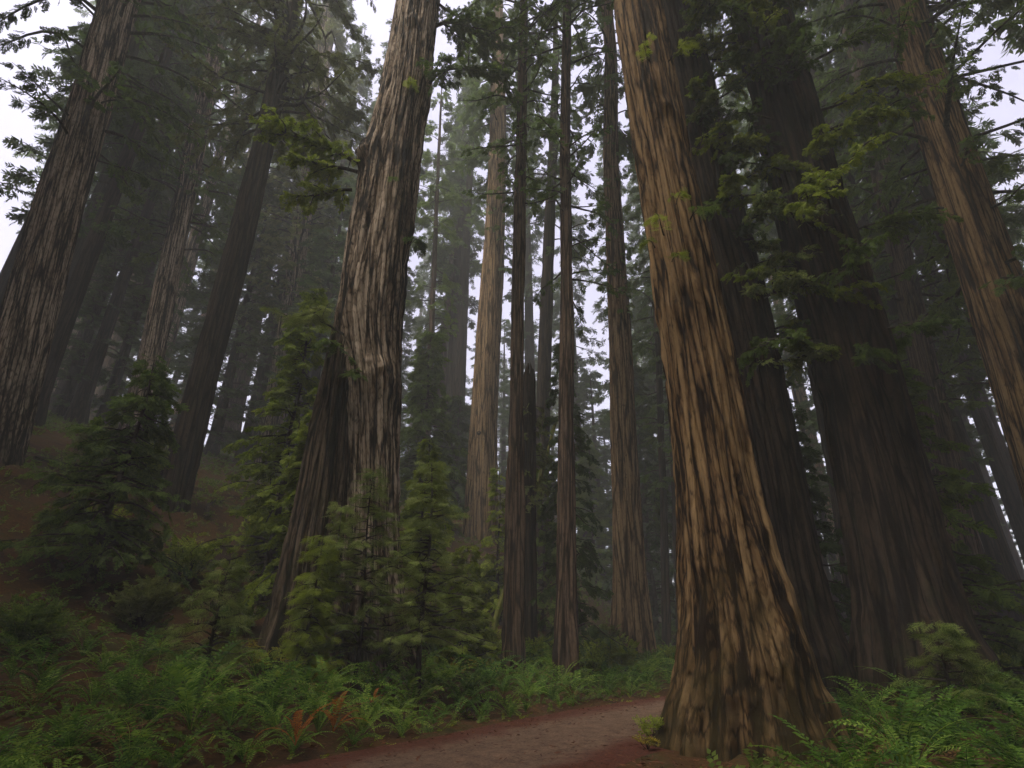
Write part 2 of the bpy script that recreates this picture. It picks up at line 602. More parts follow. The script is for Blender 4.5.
gxs = axis_grid(-190, 190, -12, 14, 0.22, 6)
gys = axis_grid(-60, 260, 5, 30, 0.22, 6)
GX, GY = np.meshgrid(gxs, gys)
GZ = gz(GX, GY)
nx, ny = len(gxs), len(gys)
ii = np.arange(ny - 1)[:, None] * nx + np.arange(nx - 1)[None, :]
gf = np.stack([ii, ii + 1, ii + nx + 1, ii + nx], -1).reshape(-1, 4)
dG = np.abs(road_d(GX, GY)).reshape(GX.shape)
GZ = GZ - 0.06 * (dG < RW - 0.35)
me = mesh_np('ground', [(np.stack([GX.ravel(), GY.ravel(), GZ.ravel()], 1), gf, 0)], [M['soil']])
tag(link('ground', me), kind='structure')

# the road: its own sheet, crowned, with sunken wheel tracks and ragged edges of needle duff
na = 33
vv = np.linspace(-1, 1, na)
hw = RW + 0.22 * (vn(np.arange(len(ROAD)) * 0.31, 0, 0, 9) - 0.5)
hw2 = RW + 0.30 * (vn(np.arange(len(ROAD)) * 0.37, 5, 0, 9) - 0.5)
W = np.where(vv[None, :] > 0, hw[:, None], hw2[:, None]) * vv[None, :]
RX = ROAD[:, None, 0] + RN[:, None, 0] * W
RY = ROAD[:, None, 1] + RN[:, None, 1] * W
RZ = 0.006 + 0.035 * (1 - vv[None, :] ** 2) - 0.022 * np.exp(-((np.abs(vv[None, :]) - 0.42) / 0.14) ** 2) + 0.012 * (vn(RX * 2.5, RY * 2.5, 0, 12) - 0.5) * (1 - np.abs(vv[None, :]) ** 4)
nr = len(ROAD)
jj = np.arange(nr - 1)[:, None] * na + np.arange(na - 1)[None, :]
rf = np.stack([jj + na, jj + na + 1, jj + 1, jj], -1).reshape(-1, 4)
me = mesh_np('road', [(np.stack([RX.ravel(), RY.ravel(), RZ.ravel()], 1), rf, 0)], [M['road']])
attr = me.attributes.new('across', 'FLOAT', 'POINT')
acr = np.broadcast_to(np.abs(vv)[None, :] ** 1.0, RX.shape)
# worn: thinner duff on the wheel tracks, wide strips at the sides
acr = np.clip((acr - 0.30) / 0.70, 0, 1) ** 0.9 * 0.95 + 0.16
attr.data.foreach_set('value', acr.ravel().astype(np.float32))
tag(link('road', me), kind='structure')


# ------------------------------------------------------------------ foliage templates
def kite(p, d, l, w, n=np.array([0, 0, 1.0]), fold=0.12):
    d = d / np.linalg.norm(d)
    s = np.cross(n, d)
    return np.array([p, p + d * l * 0.45 + s * w * 0.5 - n * fold * w, p + d * l, p + d * l * 0.45 - s * w * 0.5 - n * fold * w])


def spray_template(kind, seed):
    r = np.random.default_rng(seed)
    vs = []
    if kind == 'needle':       # fine flat spray: twigs lined with needles
        twigs = [(np.array([0, 0, 0.0]), np.array([1.0, 0, 0]), 1.0)]
        for k in range(5):
            t = 0.12 + 0.15 * k
            for s in (-1, 1):
                a = s * R(52 + r.uniform(-8, 8))
                twigs.append((np.array([t + s * 0.02, 0, -0.1 * t * t]), np.array([math.cos(a), math.sin(a), r.uniform(-0.22, 0.05)]), (0.55 - 0.065 * k) * r.uniform(0.8, 1.1)))
        for p, d, L in twigs:
            d = d / np.linalg.norm(d)
            nn = max(3, int(L * 17))
            side = np.cross(np.array([0, 0, 1.0]), d)
            for q in range(nn):
                for s in (-1, 1):
                    u = (q + 0.5 + 0.2 * s) / nn
                    vs.append(kite(p + d * L * u - np.array([0, 0, 0.12 * L * u * u]), d * 0.6 + side * s + np.array([0, 0, r.uniform(-.25, .25)]), 0.075 * (1 - 0.35 * u) * r.uniform(0.8, 1.2), 0.03))
            vs.append(kite(p, d, L, 0.02))
    elif kind == 'fine':       # spray of flat twigs
        for k in range(7):
            t = 0.08 + 0.125 * k
            for s in (-1, 1):
                if r.random() < 0.08:
                    continue
                a = s * R(50 + r.uniform(-14, 14))
                L = (0.52 - 0.055 * k) * r.uniform(0.7, 1.2)
                d = np.array([math.cos(a), math.sin(a), r.uniform(-0.4, 0.12)])
                p = np.array([t, 0, -0.14 * t * t])
                vs.append(kite(p, d, L, 0.12 * r.uniform(0.8, 1.2)))
                q = p + d / np.linalg.norm(d) * L * 0.45
                a2 = a - s * R(48)
                vs.append(kite(q, np.array([math.cos(a2), math.sin(a2), r.uniform(-0.3, 0.1)]), L * 0.5, 0.09))
        vs.append(kite(np.zeros(3), np.array([1.0, 0, -0.12]), 1.05, 0.1))
    elif kind == 'coarse':
        for k in range(4):
            t = 0.05 + 0.2 * k
            for s in (-1, 1):
                a = s * R(48 + r.uniform(-20, 20))
                vs.append(kite(np.array([t, 0, -0.12 * t]), np.array([math.cos(a), math.sin(a), r.uniform(-0.55, 0.15)]), (0.55 - 0.07 * k) * r.uniform(0.6, 1.25), 0.15 * r.uniform(0.7, 1.3)))
        vs.append(kite(np.zeros(3), np.array([1.0, 0, -0.2]), 1.0, 0.13))
    elif kind == 'broad':      # small rounded leaves on a shoot
        for k in range(6):
            t = 0.1 + 0.16 * k
            for s in (-1, 1):
                a = s * R(62 + r.uniform(-20, 20))
                vs.append(kite(np.array([t, 0, -0.1 * t]), np.array([math.cos(a), math.sin(a), r.uniform(-0.4, 0.3)]), 0.26 * r.uniform(0.7, 1.2), 0.16))
        vs.append(kite(np.array([0.9, 0, 0]), np.array([1.0, 0, -0.1]), 0.25, 0.15))
    V = np.concatenate(vs)
    Fq = np.arange(len(V)).reshape(-1, 4)
    return V, Fq


TPL = {k: [spray_template(k, 40 + i) for i in range(3)] for k in ('needle', 'fine', 'coarse', 'broad')}


def sprays_to_mesh(kind, pos, X, roll, scale, up=None):
    """Spread sprays over the three templates of a kind."""
    n = len(pos)
    up = np.tile(np.array([[0, 0, 1.0]]), (n, 1)) if up is None else up
    A = frames(X, up, roll) * scale[:, None, None]
    out = []
    which = rng.integers(0, 3, n)
    for i in range(3):
        s = which == i
        if s.any():
            out.append(place(*TPL[kind][i], A[s], pos[s]))
    return join(out)


def branch(p0, d, L, droop, nsp, size, r0=None, rise=0.0, t0=0.15, spread=0.55, hang=0.35, wob=0.06, seg=9):
    """One limb: returns woody tube, and spray positions / directions."""
    t = np.linspace(0, 1, seg)
    d = d / np.linalg.norm(d)
    w = rng.normal(0, wob * L, 3)
    w2 = rng.normal(0, wob * L * 0.6, 3)
    P = p0 + d * (L * t)[:, None] + np.array([0, 0, 1.0]) * (rise * L * t - droop * L * t * t)[:, None] + w * (np.sin(t * 3.1))[:, None] + w2 * (np.sin(t * 6.3))[:, None]
    r0 = 0.018 * L + 0.006 if r0 is None else r0
    wood = tube(P, r0 * (1 - 0.85 * t), 5)
    ts = t0 + (1 - t0) * rng.random(nsp) ** 0.85
    pos = np.stack([np.interp(ts, t, P[:, i]) for i in range(3)], 1)
    Tg = np.gradient(P, axis=0)
    Tg /= np.linalg.norm(Tg, axis=1)[:, None]
    tg = np.stack([np.interp(ts, t, Tg[:, i]) for i in range(3)], 1)
    side = np.cross(tg, np.array([0, 0, 1.0]))
    side /= np.linalg.norm(side, axis=1)[:, None] + 1e-6
    sg = np.where(rng.random(nsp) < 0.5, -1, 1) * rng.uniform(0.25, 1.1, nsp)
    X = tg * rng.uniform(0.4, 1, nsp)[:, None] + side * sg[:, None] + np.array([0, 0, -1.0]) * rng.uniform(0, hang * 2, nsp)[:, None]
    pos = pos + X * (rng.random(nsp) * spread * size * (1.15 - ts))[:, None]
    sc = size * rng.uniform(0.6, 1.25, nsp) * (1.1 - 0.4 * ts)
    return wood, pos, X, sc


def crown_mesh(name, H, h0, Rmax, nb, nsp, size, kind, leaf, droop=0.3, rise=0.1, profile='redwood', bare=0.0, t0=0.15, hang=0.35, trunk_r=lambda z: 0.3, tilt=0.0, asym=None, gap=0.0, axis=None, spread=0.55):
    """A whole crown: limbs at uneven heights, clumped, with gaps."""
    woods, PP, XX, SS = [], [], [], []
    ph = rng.uniform(0, 10)
    for i in range(nb):
        q = (i + rng.random()) / nb
        z = h0 + (H - h0) * q
        if gap and vn(z * 0.35, ph, 0, 77) < gap:
            if rng.random() < 0.75:
                continue
        a = rng.uniform(0, 2 * np.pi)
        if asym is not None and rng.random() < asym[1]:
            a = asym[0] + rng.normal(0, 0.6)
        if profile == 'redwood':
            L = Rmax * (0.45 + 0.55 * math.sin(min(1, q * 1.6 + 0.25) * 1.57)) * (1 - max(0, q - 0.35) / 0.66) ** 0.8
        elif profile == 'cone':
            L = Rmax * (1 - q) ** 0.8 + 0.05 * Rmax
        else:
            L = Rmax * math.sin(0.35 + q * 2.5)
        L *= rng.uniform(0.55, 1.15)
        if L < 0.15:
            L = 0.15
        d = np.array([math.cos(a), math.sin(a), rng.uniform(-0.1, 0.15) + tilt])
        c = np.array([0, 0, z]) if axis is None else axis(z)
        p0 = c + d * trunk_r(z) * 0.7
        if rng.random() < bare:
            w, *_ = branch(p0, d, L * 0.6, droop * 1.3, 1, size, rise=rise, wob=0.12)
            woods.append(w)
            continue
        w, p, X, s = branch(p0, d, L, droop * rng.uniform(0.5, 1.4), max(3, int(nsp * (0.35 + 0.65 * L / Rmax))), size, rise=rise, t0=t0, hang=hang, spread=spread)
        woods.append(w)
        PP.append(p)
        XX.append(X)
        SS.append(s)
    P, X, S = np.concatenate(PP), np.concatenate(XX), np.concatenate(SS)
    lv, lf = sprays_to_mesh(kind, P, X, rng.normal(0, 0.55, len(P)), S)
    wv, wf = join(woods)
    return mesh_np(name, [(wv, wf, 0), (lv, lf, 1)], [M['twig'], leaf])


# ------------------------------------------------------------------ trunks
def trunk_from_px(stations, Y, H, base_z, nth, nz, zdense, seed, ridge=0.05, flute=0.06, chunk=0.012, lobes=0.0, lobe_h=2.0, lobe_n=7, bumps=(), top_taper=0.45, tip=None, lean=(0, 0), Yaxis=None, snag=0.0):
    """Trunk in world coordinates from its outline (px centre, py, px width) in the picture; returns verts relative to its base, faces, base, axis and radius functions."""
    zs, xs, ys, rs = [], [], [], []
    for px, py, w in stations:
        p, dep = at(px, py, Y)
        zs.append(p[2])
        xs.append(p[0])
        ys.append(Y)
        rs.append(w / 2 / F * dep)
    o = np.argsort(zs)
    zs, xs, rs = np.array(zs)[o], np.array(xs)[o], np.array(rs)[o]
    base = np.array([np.interp(base_z, zs, xs), Y, base_z])
    if H > zs[-1]:
        n = 6
        zz = np.linspace(zs[-1], H, n + 1)[1:]
        q = (zz - zs[-1]) / (H - zs[-1])
        slope = (xs[-1] - xs[-2]) / max(zs[-1] - zs[-2], 0.1) if len(xs) > 1 else 0
        slope = np.clip(slope, -0.02, 0.02)
        xs = np.r_[xs, xs[-1] + slope * (zz - zs[-1])]
        rs = np.r_[rs, rs[-1] * (1 - (1 - 0.06) * q ** 1.15)]
        zs = np.r_[zs, zz]
    zlow = base_z - 0.5
    zz = np.r_[np.linspace(zlow, zdense, nz), np.linspace(zdense, H, max(12, nz // 6))[1:]] if H > zdense + 1 else np.linspace(zlow, H, nz)
    rad = np.interp(zz, zs, rs)
    ax = np.interp(zz, zs, xs)
    for _ in range(3):
        k = max(1, nz // 60)
        ker = np.ones(2 * k + 1) / (2 * k + 1)
        rad = np.convolve(np.pad(rad, k, mode='edge'), ker, 'valid')
        ax = np.convolve(np.pad(ax, k, mode='edge'), ker, 'valid')
    th = np.linspace(0, 2 * np.pi, nth, endpoint=False)
    C, S_ = np.cos(th)[None, :], np.sin(th)[None, :]
    Z = zz[:, None]
    r = rad[:, None]
    tw = 0.02 * Z
    Cx, Sx = np.cos(th[None, :] + tw), np.sin(th[None, :] + tw)
    disp = flute * r * 2 * (vn(Cx * 2.2, Sx * 2.2, Z * 0.10, seed) - 0.5)
    R0 = max(0.3, float(np.interp(base_z + 0.12 * (H - base_z), zz, rad)))
    rr = np.full_like(r, R0)
    n1 = vn(Cx * rr * 4.2, Sx * rr * 4.2, Z * 0.16 + 0.3 * vn(Cx * 3, Sx * 3, Z, seed + 8), seed + 1)
    n2 = vn(Cx * rr * 9.5, Sx * rr * 9.5, Z * 0.33, seed + 2)
    n3 = vn(Cx * rr * 17, Sx * rr * 17, Z * 3.0, seed + 3)
    g1_ = np.exp(-((2 * n1 - 1) / 0.20) ** 2)
    g2_ = np.exp(-((2 * n2 - 1) / 0.26) ** 2)
    disp = disp + ridge * 0.55 - ridge * 1.5 * g1_ - ridge * 0.7 * g2_ + ridge * 0.6 * (n2 - 0.5) + chunk * 2 * (n3 - 0.5)
    if lobes:
        g = np.exp(-np.clip(Z - base_z, 0, None) / lobe_h)
        lob = np.cos(lobe_n * th[None, :] + 3 * vn(C * 2, S_ * 2, Z * 0.15, seed + 4) * 3)
        disp = disp + lobes * g * r * (0.6 * lob + 1.2 * (vn(C * 3.5, S_ * 3.5, Z * 0.15, seed + 5) - 0.5))
        disp = disp + 0.13 * np.exp(-np.clip(Z - base_z, 0, None) / 2.6) * (vn(Cx * rr * 4.5, Sx * rr * 4.5, Z * 1.7, seed + 16) - 0.55) + 0.07 * np.exp(-np.clip(Z - base_z, 0, None) / 2.6) * (vn(Cx * rr * 10, Sx * rr * 10, Z * 4.5, seed + 17) - 0.5)
        disp = disp + 0.10 * g * (vn(C * rr * 3, S_ * rr * 3, Z * 1.6, seed + 6) - 0.5)
    for (bz, ba, bs, bh) in bumps:
        da = np.angle(np.exp(1j * (th[None, :] - ba)))
        q = ((Z - bz) / (bs * 1.3)) ** 2 + (da * r / bs) ** 2
        disp = disp + bh * np.exp(-q) * (0.75 + 0.9 * (vn(C * rr * 6, S_ * rr * 6, Z * 4, seed + 7) - 0.3))
    rt = r + disp
    if snag:
        lim = H - snag * vn(C * 3, S_ * 3, 0, seed + 9) * 1.0
        Zv = np.minimum(np.broadcast_to(Z, rt.shape), lim)
    else:
        Zv = np.broadcast_to(Z, rt.shape)
    V = np.stack([ax[:, None] + rt * C - base[0], rt * S_ + 0 * Z, Zv - base[2]], -1).reshape(-1, 3)
    n = len(zz)
    i = np.arange(n - 1)[:, None] * nth
    j = np.arange(nth)[None, :]
    j2 = (j + 1) % nth
    Fq = np.stack([i + j, i + j2, i + nth + j2, i + nth + j], -1).reshape(-1, 4)
    # close the top
    BK = np.stack([R0 * Cx + 0 * Z, R0 * Sx + 0 * Z, Z - base[2] + 0 * Cx], -1).reshape(-1, 3)
    BK = np.concatenate([BK, BK[-1:]])
    V = np.concatenate([V, [[ax[-1] - base[0], 0, zz[-1] - base[2] + (0.02 if not snag else -snag * 0.8)]]])
    last = (n - 1) * nth
    cap = np.stack([last + j[0], last + j2[0], np.full(nth, len(V) - 1)], 1)
    axf = lambda z: np.array([np.interp(z + base[2], zz, ax) - base[0], 0, z])
    rf_ = lambda z: float(np.interp(z + base[2], zz, rad))
    return V, Fq, cap, base, axf, rf_, BK


def trunk_obj(root, name, T, mat):
    V, Fq, cap = T[:3]
    return link(name, mesh_np(name, [(V, Fq, 0)], [mat], bark=T[6]), root)


def limb_obj(root, p0, d, L, droop, nsp, size, kind, leaf, name='branch', rise=0.1, hang=0.3, r0=None, subs=0, t0=0.2, wob=0.06, spread=0.55):
    """A limb as a part, its foliage as a sub-part. p0 relative to root."""
    woods, P, X, S = [], [], [], []
    w, p, x, s = branch(np.asarray(p0, float), np.asarray(d, float), L, droop, nsp, size, rise=rise, hang=hang, r0=r0, t0=t0, wob=wob, seg=14, spread=spread)
    woods.append(w)
    P.append(p); X.append(x); S.append(s)
    wv0 = w[0].reshape(14, 5, 3).mean(1)
    for k in range(subs):
        q = rng.uniform(0.12, 0.95)
        b = np.array([np.interp(q, np.linspace(0, 1, 14), wv0[:, i]) for i in range(3)])
        dd = np.asarray(d, float) + rng.normal(0, 0.75, 3) * np.array([1, 1, 0.4])
        w, p, x, s = branch(b, dd, L * rng.uniform(0.25, 0.5), droop + 0.2, max(4, nsp // 3), size * 0.9, rise=rise, hang=hang, t0=0.1, spread=spread)
        woods.append(w)
        P.append(p); X.append(x); S.append(s)
    wv, wf = join(woods)
    o = link(name, mesh_np(name, [(wv, wf, 0)], [M['twig']]), root)
    P, X, S = np.concatenate(P), np.concatenate(X), np.concatenate(S)
    lv, lf = sprays_to_mesh(kind, P, X, rng.normal(0, 0.5, len(P)), S)
    link('foliage', mesh_np('foliage', [(lv, lf, 0)], [leaf]), o)
    return o


# ================================================================== THE TREES
# --- left giant: two fused stems
gzl = g1(-4.7, 17)
rootL = thing('redwood_tree', 'huge grey brown redwood split low into two fused stems, rising behind the fern bank', 'tree', (0, 0, 0))
st = [(419, 0, 41), (407, 87, 47), (391, 165, 52), (378, 250, 62), (368, 325, 63), (371, 385, 56), (372, 440, 52), (371, 500, 51), (368, 600, 66), (362, 690, 100)]
TL = trunk_from_px(st, 17.0, 82.0, gzl, 300, 620, 31, 21, ridge=0.075, flute=0.10, chunk=0.03, lobes=0.12, lobe_h=2.0,
                   bumps=[(at(378, 385, 17)[0][2], R(-60), 0.45, 0.26), (at(355, 165, 17)[0][2], R(-140), 0.5, 0.30), (at(405, 40, 17)[0][2], R(-85), 0.35, 0.15), (at(348, 330, 17)[0][2], R(-150), 0.5, 0.10)])
rootL.location = TL[3]
trunk_obj(rootL, 'trunk', TL, M['bark_grey'])
st2 = [(293, 700, 92), (303, 620, 68), (311, 560, 58), (321, 500, 50), (331, 430, 42), (339, 380, 34), (346, 335, 26), (352, 300, 15)]
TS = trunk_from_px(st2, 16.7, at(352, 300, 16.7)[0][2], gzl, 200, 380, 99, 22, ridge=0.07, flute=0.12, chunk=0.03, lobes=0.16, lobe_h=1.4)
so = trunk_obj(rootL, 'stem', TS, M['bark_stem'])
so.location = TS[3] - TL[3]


def relL(px, py, Y=17):
    return at(px, py, Y)[0] - TL[3]


# limbs of the left giant
limb_obj(rootL, relL(362, 165, 16.6), (-1.0, -0.25, 0.35), 3.6, 0.42, 110, 0.38, 'fine', M['leaf_bright'], subs=14, hang=0.45, r0=0.12, rise=0.3)
limb_obj(rootL, relL(358, 172, 16.6), (-0.75, -0.6, -0.05), 2.6, 0.30, 70, 0.36, 'fine', M['leaf_bright'], subs=9, hang=0.5, r0=0.08)
limb_obj(rootL, relL(352, 190, 16.6), (-1.0, -0.3, -0.1), 2.6, 0.35, 70, 0.36, 'fine', M['leaf_bright'], subs=10, hang=0.6, r0=0.07, t0=0.05)
limb_obj(rootL, relL(432, 28, 17), (1.0, 0.1, -0.1), 4.6, 0.12, 80, 0.42, 'fine', M['leaf_mid'], subs=16, t0=0.04, hang=0.5, r0=0.10)
limb_obj(rootL, relL(426, 90, 17), (1.0, -0.2, 0.35), 3.9, 0.35, 80, 0.42, 'fine', M['leaf_mid'], subs=16, t0=0.04, hang=0.6, r0=0.08)
limb_obj(rootL, relL(436, 2, 17), (1.0, 0.3, 0.1), 4.2, 0.2, 70, 0.42, 'fine', M['leaf_mid'], subs=16, t0=0.04, hang=0.4, r0=0.08)
limb_obj(rootL, relL(412, 92, 16.2), (0.15, -1.0, 0.1), 0.7, 0.3, 26, 0.3, 'needle', M['leaf_bright'], name='sprout', subs=2)
limb_obj(rootL, relL(392, 184, 16.1), (0.3, -1.0, 0.0), 0.5, 0.5, 18, 0.28, 'needle', M['leaf_mid'], name='sprout', subs=1)
limb_obj(rootL, relL(345, 335, 16.2), (-1.0, -0.45, 0.12), 2.0, 0.12, 60, 0.36, 'needle', M['leaf_sapling'], name='sprout', subs=8, hang=0.2, t0=0.05)
limb_obj(rootL, relL(343, 350, 16.0), (-0.4, -1.0, 0.0), 1.0, 0.3, 26, 0.42, 'fine', M['leaf_mid'], name='sprout', subs=4, t0=0.05)
limb_obj(rootL, relL(358, 375, 16.0), (-0.1, -1.0, 0.1), 0.6, 0.6, 16, 0.4, 'fine', M['leaf_mid'], name='sprout', subs=3, t0=0.05)
limb_obj(rootL, relL(408, 245, 17), (0.5, -0.6, 0.0), 0.9, 0.5, 18, 0.45, 'fine', M['leaf_dark'], name='sprout', subs=3)
link('crown', crown_mesh('crown', 81 - gzl, 45, 8.5, 130, 34, 1.35, 'coarse', M['leaf_dark'], droop=0.35, trunk_r=TL[5], axis=TL[4]), rootL)

# --- right giant
rootR = thing('redwood_tree', 'massive orange brown redwood with a flared mossy base beside the dirt road', 'tree')
st = [(638, 0, 45), (652, 90, 51), (668, 180, 55), (681, 250, 60), (697, 340, 69), (706, 400, 72), (717, 480, 80), (729, 560, 98), (738, 620, 114), (746, 690, 144), (747, 745, 180)]
YR = 11.0
TR = trunk_from_px(st, YR, 80.0, 0.0, 400, 900, 21, 31, ridge=0.055, flute=0.07, chunk=0.026, lobes=0.15, lobe_h=1.0, lobe_n=9,
                   bumps=[(at(640, 130, 11)[0][2], R(-95), 0.22, 0.12), (1.6, R(-70), 0.35, 0.16), (0.9, R(-120), 0.3, 0.15), (2.4, R(-60), 0.3, 0.08)])
rootR.location = TR[3]
trunk_obj(rootR, 'trunk', TR, M['bark_warm'])


def relR(px, py, Y=11):
    return at(px, py, Y)[0] - TR[3]


for (px, py, dx, L, n) in [(650, 62, -0.5, 0.8, 14), (668, 62, 0.5, 0.7, 12), (664, 235, -0.4, 0.9, 14), (690, 220, 0.5, 0.8, 14), (655, 248, -1.0, 0.55, 9), (672, 262, 0.1, 0.4, 6), (676, 205, 0.0, 0.5, 6)]:
    limb_obj(rootR, relR(px, py, 10.25), (dx, -1.0, 0.15), L, 0.45, n + 8, 0.26, 'needle', M['leaf_bright'] if px < 680 else M['leaf_mid'], name='sprout', subs=2, hang=0.4)
link('crown', crown_mesh('crown', 79, 40, 9.0, 130, 36, 1.35, 'coarse', M['leaf_dark'], droop=0.35, trunk_r=TR[5], axis=TR[4]), rootR)

# --- dark companion behind it
rootC = thing('redwood_tree', 'dark shaded redwood growing close behind the massive orange brown trunk', 'tree')
st = [(673, 0, 38), (690, 90, 45), (707, 180, 53), (727, 270, 58), (743, 345, 62), (766, 480, 68), (785, 600, 78), (800, 690, 110)]
TC = trunk_from_px(st, 15.2, 74.0, 0.25, 220, 420, 24, 41, ridge=0.07, flute=0.10, chunk=0.025, lobes=0.12, lobe_h=1.6)
rootC.location = TC[3]
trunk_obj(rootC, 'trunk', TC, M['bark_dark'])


def relC(px, py, Y=15.2):
    return at(px, py, Y)[0] - TC[3]


for (px, py, d, L, n, lf) in [
    (700, 20, (0.9, -0.5, 0.0), 3.2, 110, 'leaf_bright'), (690, 45, (0.2, -1.0, 0.0), 2.4, 44, 'leaf_mid'), (712, 60, (1.0, -0.1, 0.1), 2.8, 50, 'leaf_bright'),
    (716, 100, (0.5, -0.8, 0.0), 2.0, 30, 'leaf_mid'), (722, 150, (0.7, -0.4, -0.1), 1.9, 28, 'leaf_dark'), (730, 200, (0.9, -0.3, -0.1), 2.4, 36, 'leaf_mid'),
    (714, 215, (-0.1, -1.0, 0.0), 1.2, 18, 'leaf_mid'), (728, 240, (0.3, -1.0, 0.0), 1.2, 18, 'leaf_dark'), (745, 270, (0.8, -0.6, 0.1), 1.8, 26, 'leaf_sapling'),
    (740, 300, (0.2, -1.0, 0.0), 1.1, 16, 'leaf_sapling'), (752, 360, (0.9, -0.5, 0.1), 1.6, 22, 'leaf_sapling'), (690, 100, (0.1, -1, 0), 1.3, 22, 'leaf_mid'), (700, 130, (0.3, -1, 0), 1.2, 20, 'leaf_dark')]:
    limb_obj(rootC, relC(px, py, 14.5), d, L, 0.4, int(n * 2.2), 0.27, 'fine', M[lf], subs=10, hang=0.55, rise=0.15)
for z_ in np.linspace(9, 24, 17):
    a_ = rng.uniform(-2.6, -0.2)
    limb_obj(rootC, TC[4](z_) + TC[5](z_) * 0.8 * np.array([math.cos(a_), math.sin(a_), 0]), (math.cos(a_), math.sin(a_), 0.0), rng.uniform(1.0, 2.4), 0.45, 95, 0.27, 'fine', M[['leaf_bright', 'leaf_bright', 'leaf_sapling'][int(z_ * 7) % 3]], subs=7, hang=0.6, rise=0.15)
link('crown', crown_mesh('crown', 73, 36, 8.0, 120, 34, 1.3, 'coarse', M['leaf_dark'], droop=0.35, trunk_r=TC[5], axis=TC[4]), rootC)

# --- third dark trunk at the upper right
rootD = thing('redwood_tree', 'blackish redwood with hanging green sprays, standing to the right of the dark companion trunk', 'tree')
st = [(758, 0, 48), (783, 100, 54), (800, 170, 58), (822, 250, 63), (848, 345, 68), (880, 480, 78), (905, 600, 92), (925, 700, 130)]
TD = trunk_from_px(st, 14.2, 72.0, 0.35, 200, 400, 24, 51, ridge=0.07, flute=0.10, chunk=0.025, lobes=0.14, lobe_h=1.6)
rootD.location = TD[3]
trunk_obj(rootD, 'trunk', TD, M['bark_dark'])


def relD(px, py, Y=14.2):
    return at(px, py, Y)[0] - TD[3]


for (px, py, d, L, n, lf) in [
    (752, 15, (-1.0, -0.4, 0.0), 2.6, 60, 'leaf_bright'), (762, 40, (-0.5, -0.9, 0.0), 2.6, 56, 'leaf_bright'), (768, 62, (-0.9, -0.2, 0.1), 1.8, 24, 'leaf_mid'),
    (770, 25, (0.4, -1, 0.1), 2.6, 50, 'leaf_mid'), (775, 120, (-1.0, -0.2, 0.1), 1.9, 26, 'leaf_mid'), (783, 170, (-1.0, -0.3, 0.1), 1.9, 26, 'leaf_dark'), (795, 220, (-0.9, -0.6, 0.1), 1.8, 26, 'leaf_sapling'),
    (830, 130, (1.0, -0.4, 0.1), 2.5, 36, 'leaf_mid'), (850, 230, (1.0, -0.5, 0.1), 2.2, 30, 'leaf_mid'), (820, 290, (-0.9, -0.5, 0.1), 1.6, 22, 'leaf_sapling'), (815, 60, (0.9, -0.6, 0.0), 2.8, 46, 'leaf_mid'), (875, 330, (0.7, -0.7, 0), 1.6, 22, 'leaf_dark')]:
    limb_obj(rootD, relD(px, py, 13.7), d, L, 0.4, int(n * 2.2), 0.27, 'fine', M[lf], subs=10, hang=0.55, rise=0.15)
for z_ in np.linspace(8, 25, 20):
    a_ = rng.uniform(-3.6, -0.4)
    limb_obj(rootD, TD[4](z_) + TD[5](z_) * 0.8 * np.array([math.cos(a_), math.sin(a_), 0]), (math.cos(a_), math.sin(a_), 0.0), rng.uniform(1.2, 3.0), 0.45, 105, 0.27, 'fine', M[['leaf_bright', 'leaf_bright', 'leaf_mid'][int(z_ * 7) % 3]], subs=8, hang=0.6, rise=0.15)
link('crown', crown_mesh('crown', 71, 36, 7.5, 110, 34, 1.3, 'coarse', M['leaf_dark'], droop=0.35, trunk_r=TD[5], axis=TD[4]), rootD)


# --- trees of the middle distance, each traced to its own place, size and crown
def mid_tree(label, stations, Y, H, mat, seed, crown=None, nth=90, nz=260, zd=40, ridge=0.035, lobes=0.1, lobe_h=0.9, flute=0.08, group=None, name='redwood_tree', bz=None, snag=0.0, second=None):
    px0 = stations[-1][0]
    X0 = at(px0, stations[-1][1], Y)[0][0]
    z0 = g1(X0, Y) if bz is None else bz
    T = trunk_from_px(stations, Y, H, z0, nth, nz, min(zd, H - 2) if not snag else H + 5, seed, ridge=ridge, flute=flute, chunk=0.012, lobes=lobes, lobe_h=lobe_h, snag=snag)
    root = thing(name, label, 'tree', T[3], group=group)
    trunk_obj(root, 'trunk', T, mat)
    if crown:
        for c in ([crown] if isinstance(crown, dict) else crown):
            kw = dict(c)
            leaf = M[kw.pop('leaf')]
            link('crown', crown_mesh('crown', kw.pop('H', H - z0 - 0.5), kw.pop('h0'), kw.pop('R'), kw.pop('nb'), kw.pop('nsp'), kw.pop('size'), kw.pop('kind', 'coarse'), leaf, trunk_r=T[5], axis=T[4], **kw), root)
    return root, T


GM = 'slender redwoods standing at the road bend'
rA, TA = mid_tree('slender reddish redwood rising from the ferns, left one of two slim trunks by the road', [(524, 0, 8), (521, 160, 10.5), (517, 340, 14), (515.5, 430, 16), (515, 520, 19), (513, 620, 22), (513, 675, 27)], 20.0, 62, M['bark_red'], 61,
              dict(h0=19, R=3.4, nb=120, nsp=24, size=0.42, kind='fine', leaf='leaf_mid', droop=0.35, bare=0.15, gap=0.45, hang=0.3), nth=110, nz=360)
rB, TB = mid_tree('slender dark redwood nearest the road bend, right one of the two slim trunks', [(566.5, 0, 8), (565.5, 170, 11), (566.5, 340, 14), (566.5, 430, 15.5), (566.5, 520, 18), (566, 620, 22), (566, 688, 30)], 19.0, 60, M['bark_red'], 62,
              dict(h0=14, R=3.2, nb=130, nsp=24, size=0.42, kind='fine', leaf='leaf_mid', droop=0.4, bare=0.18, gap=0.45, hang=0.35), nth=110, nz=360)
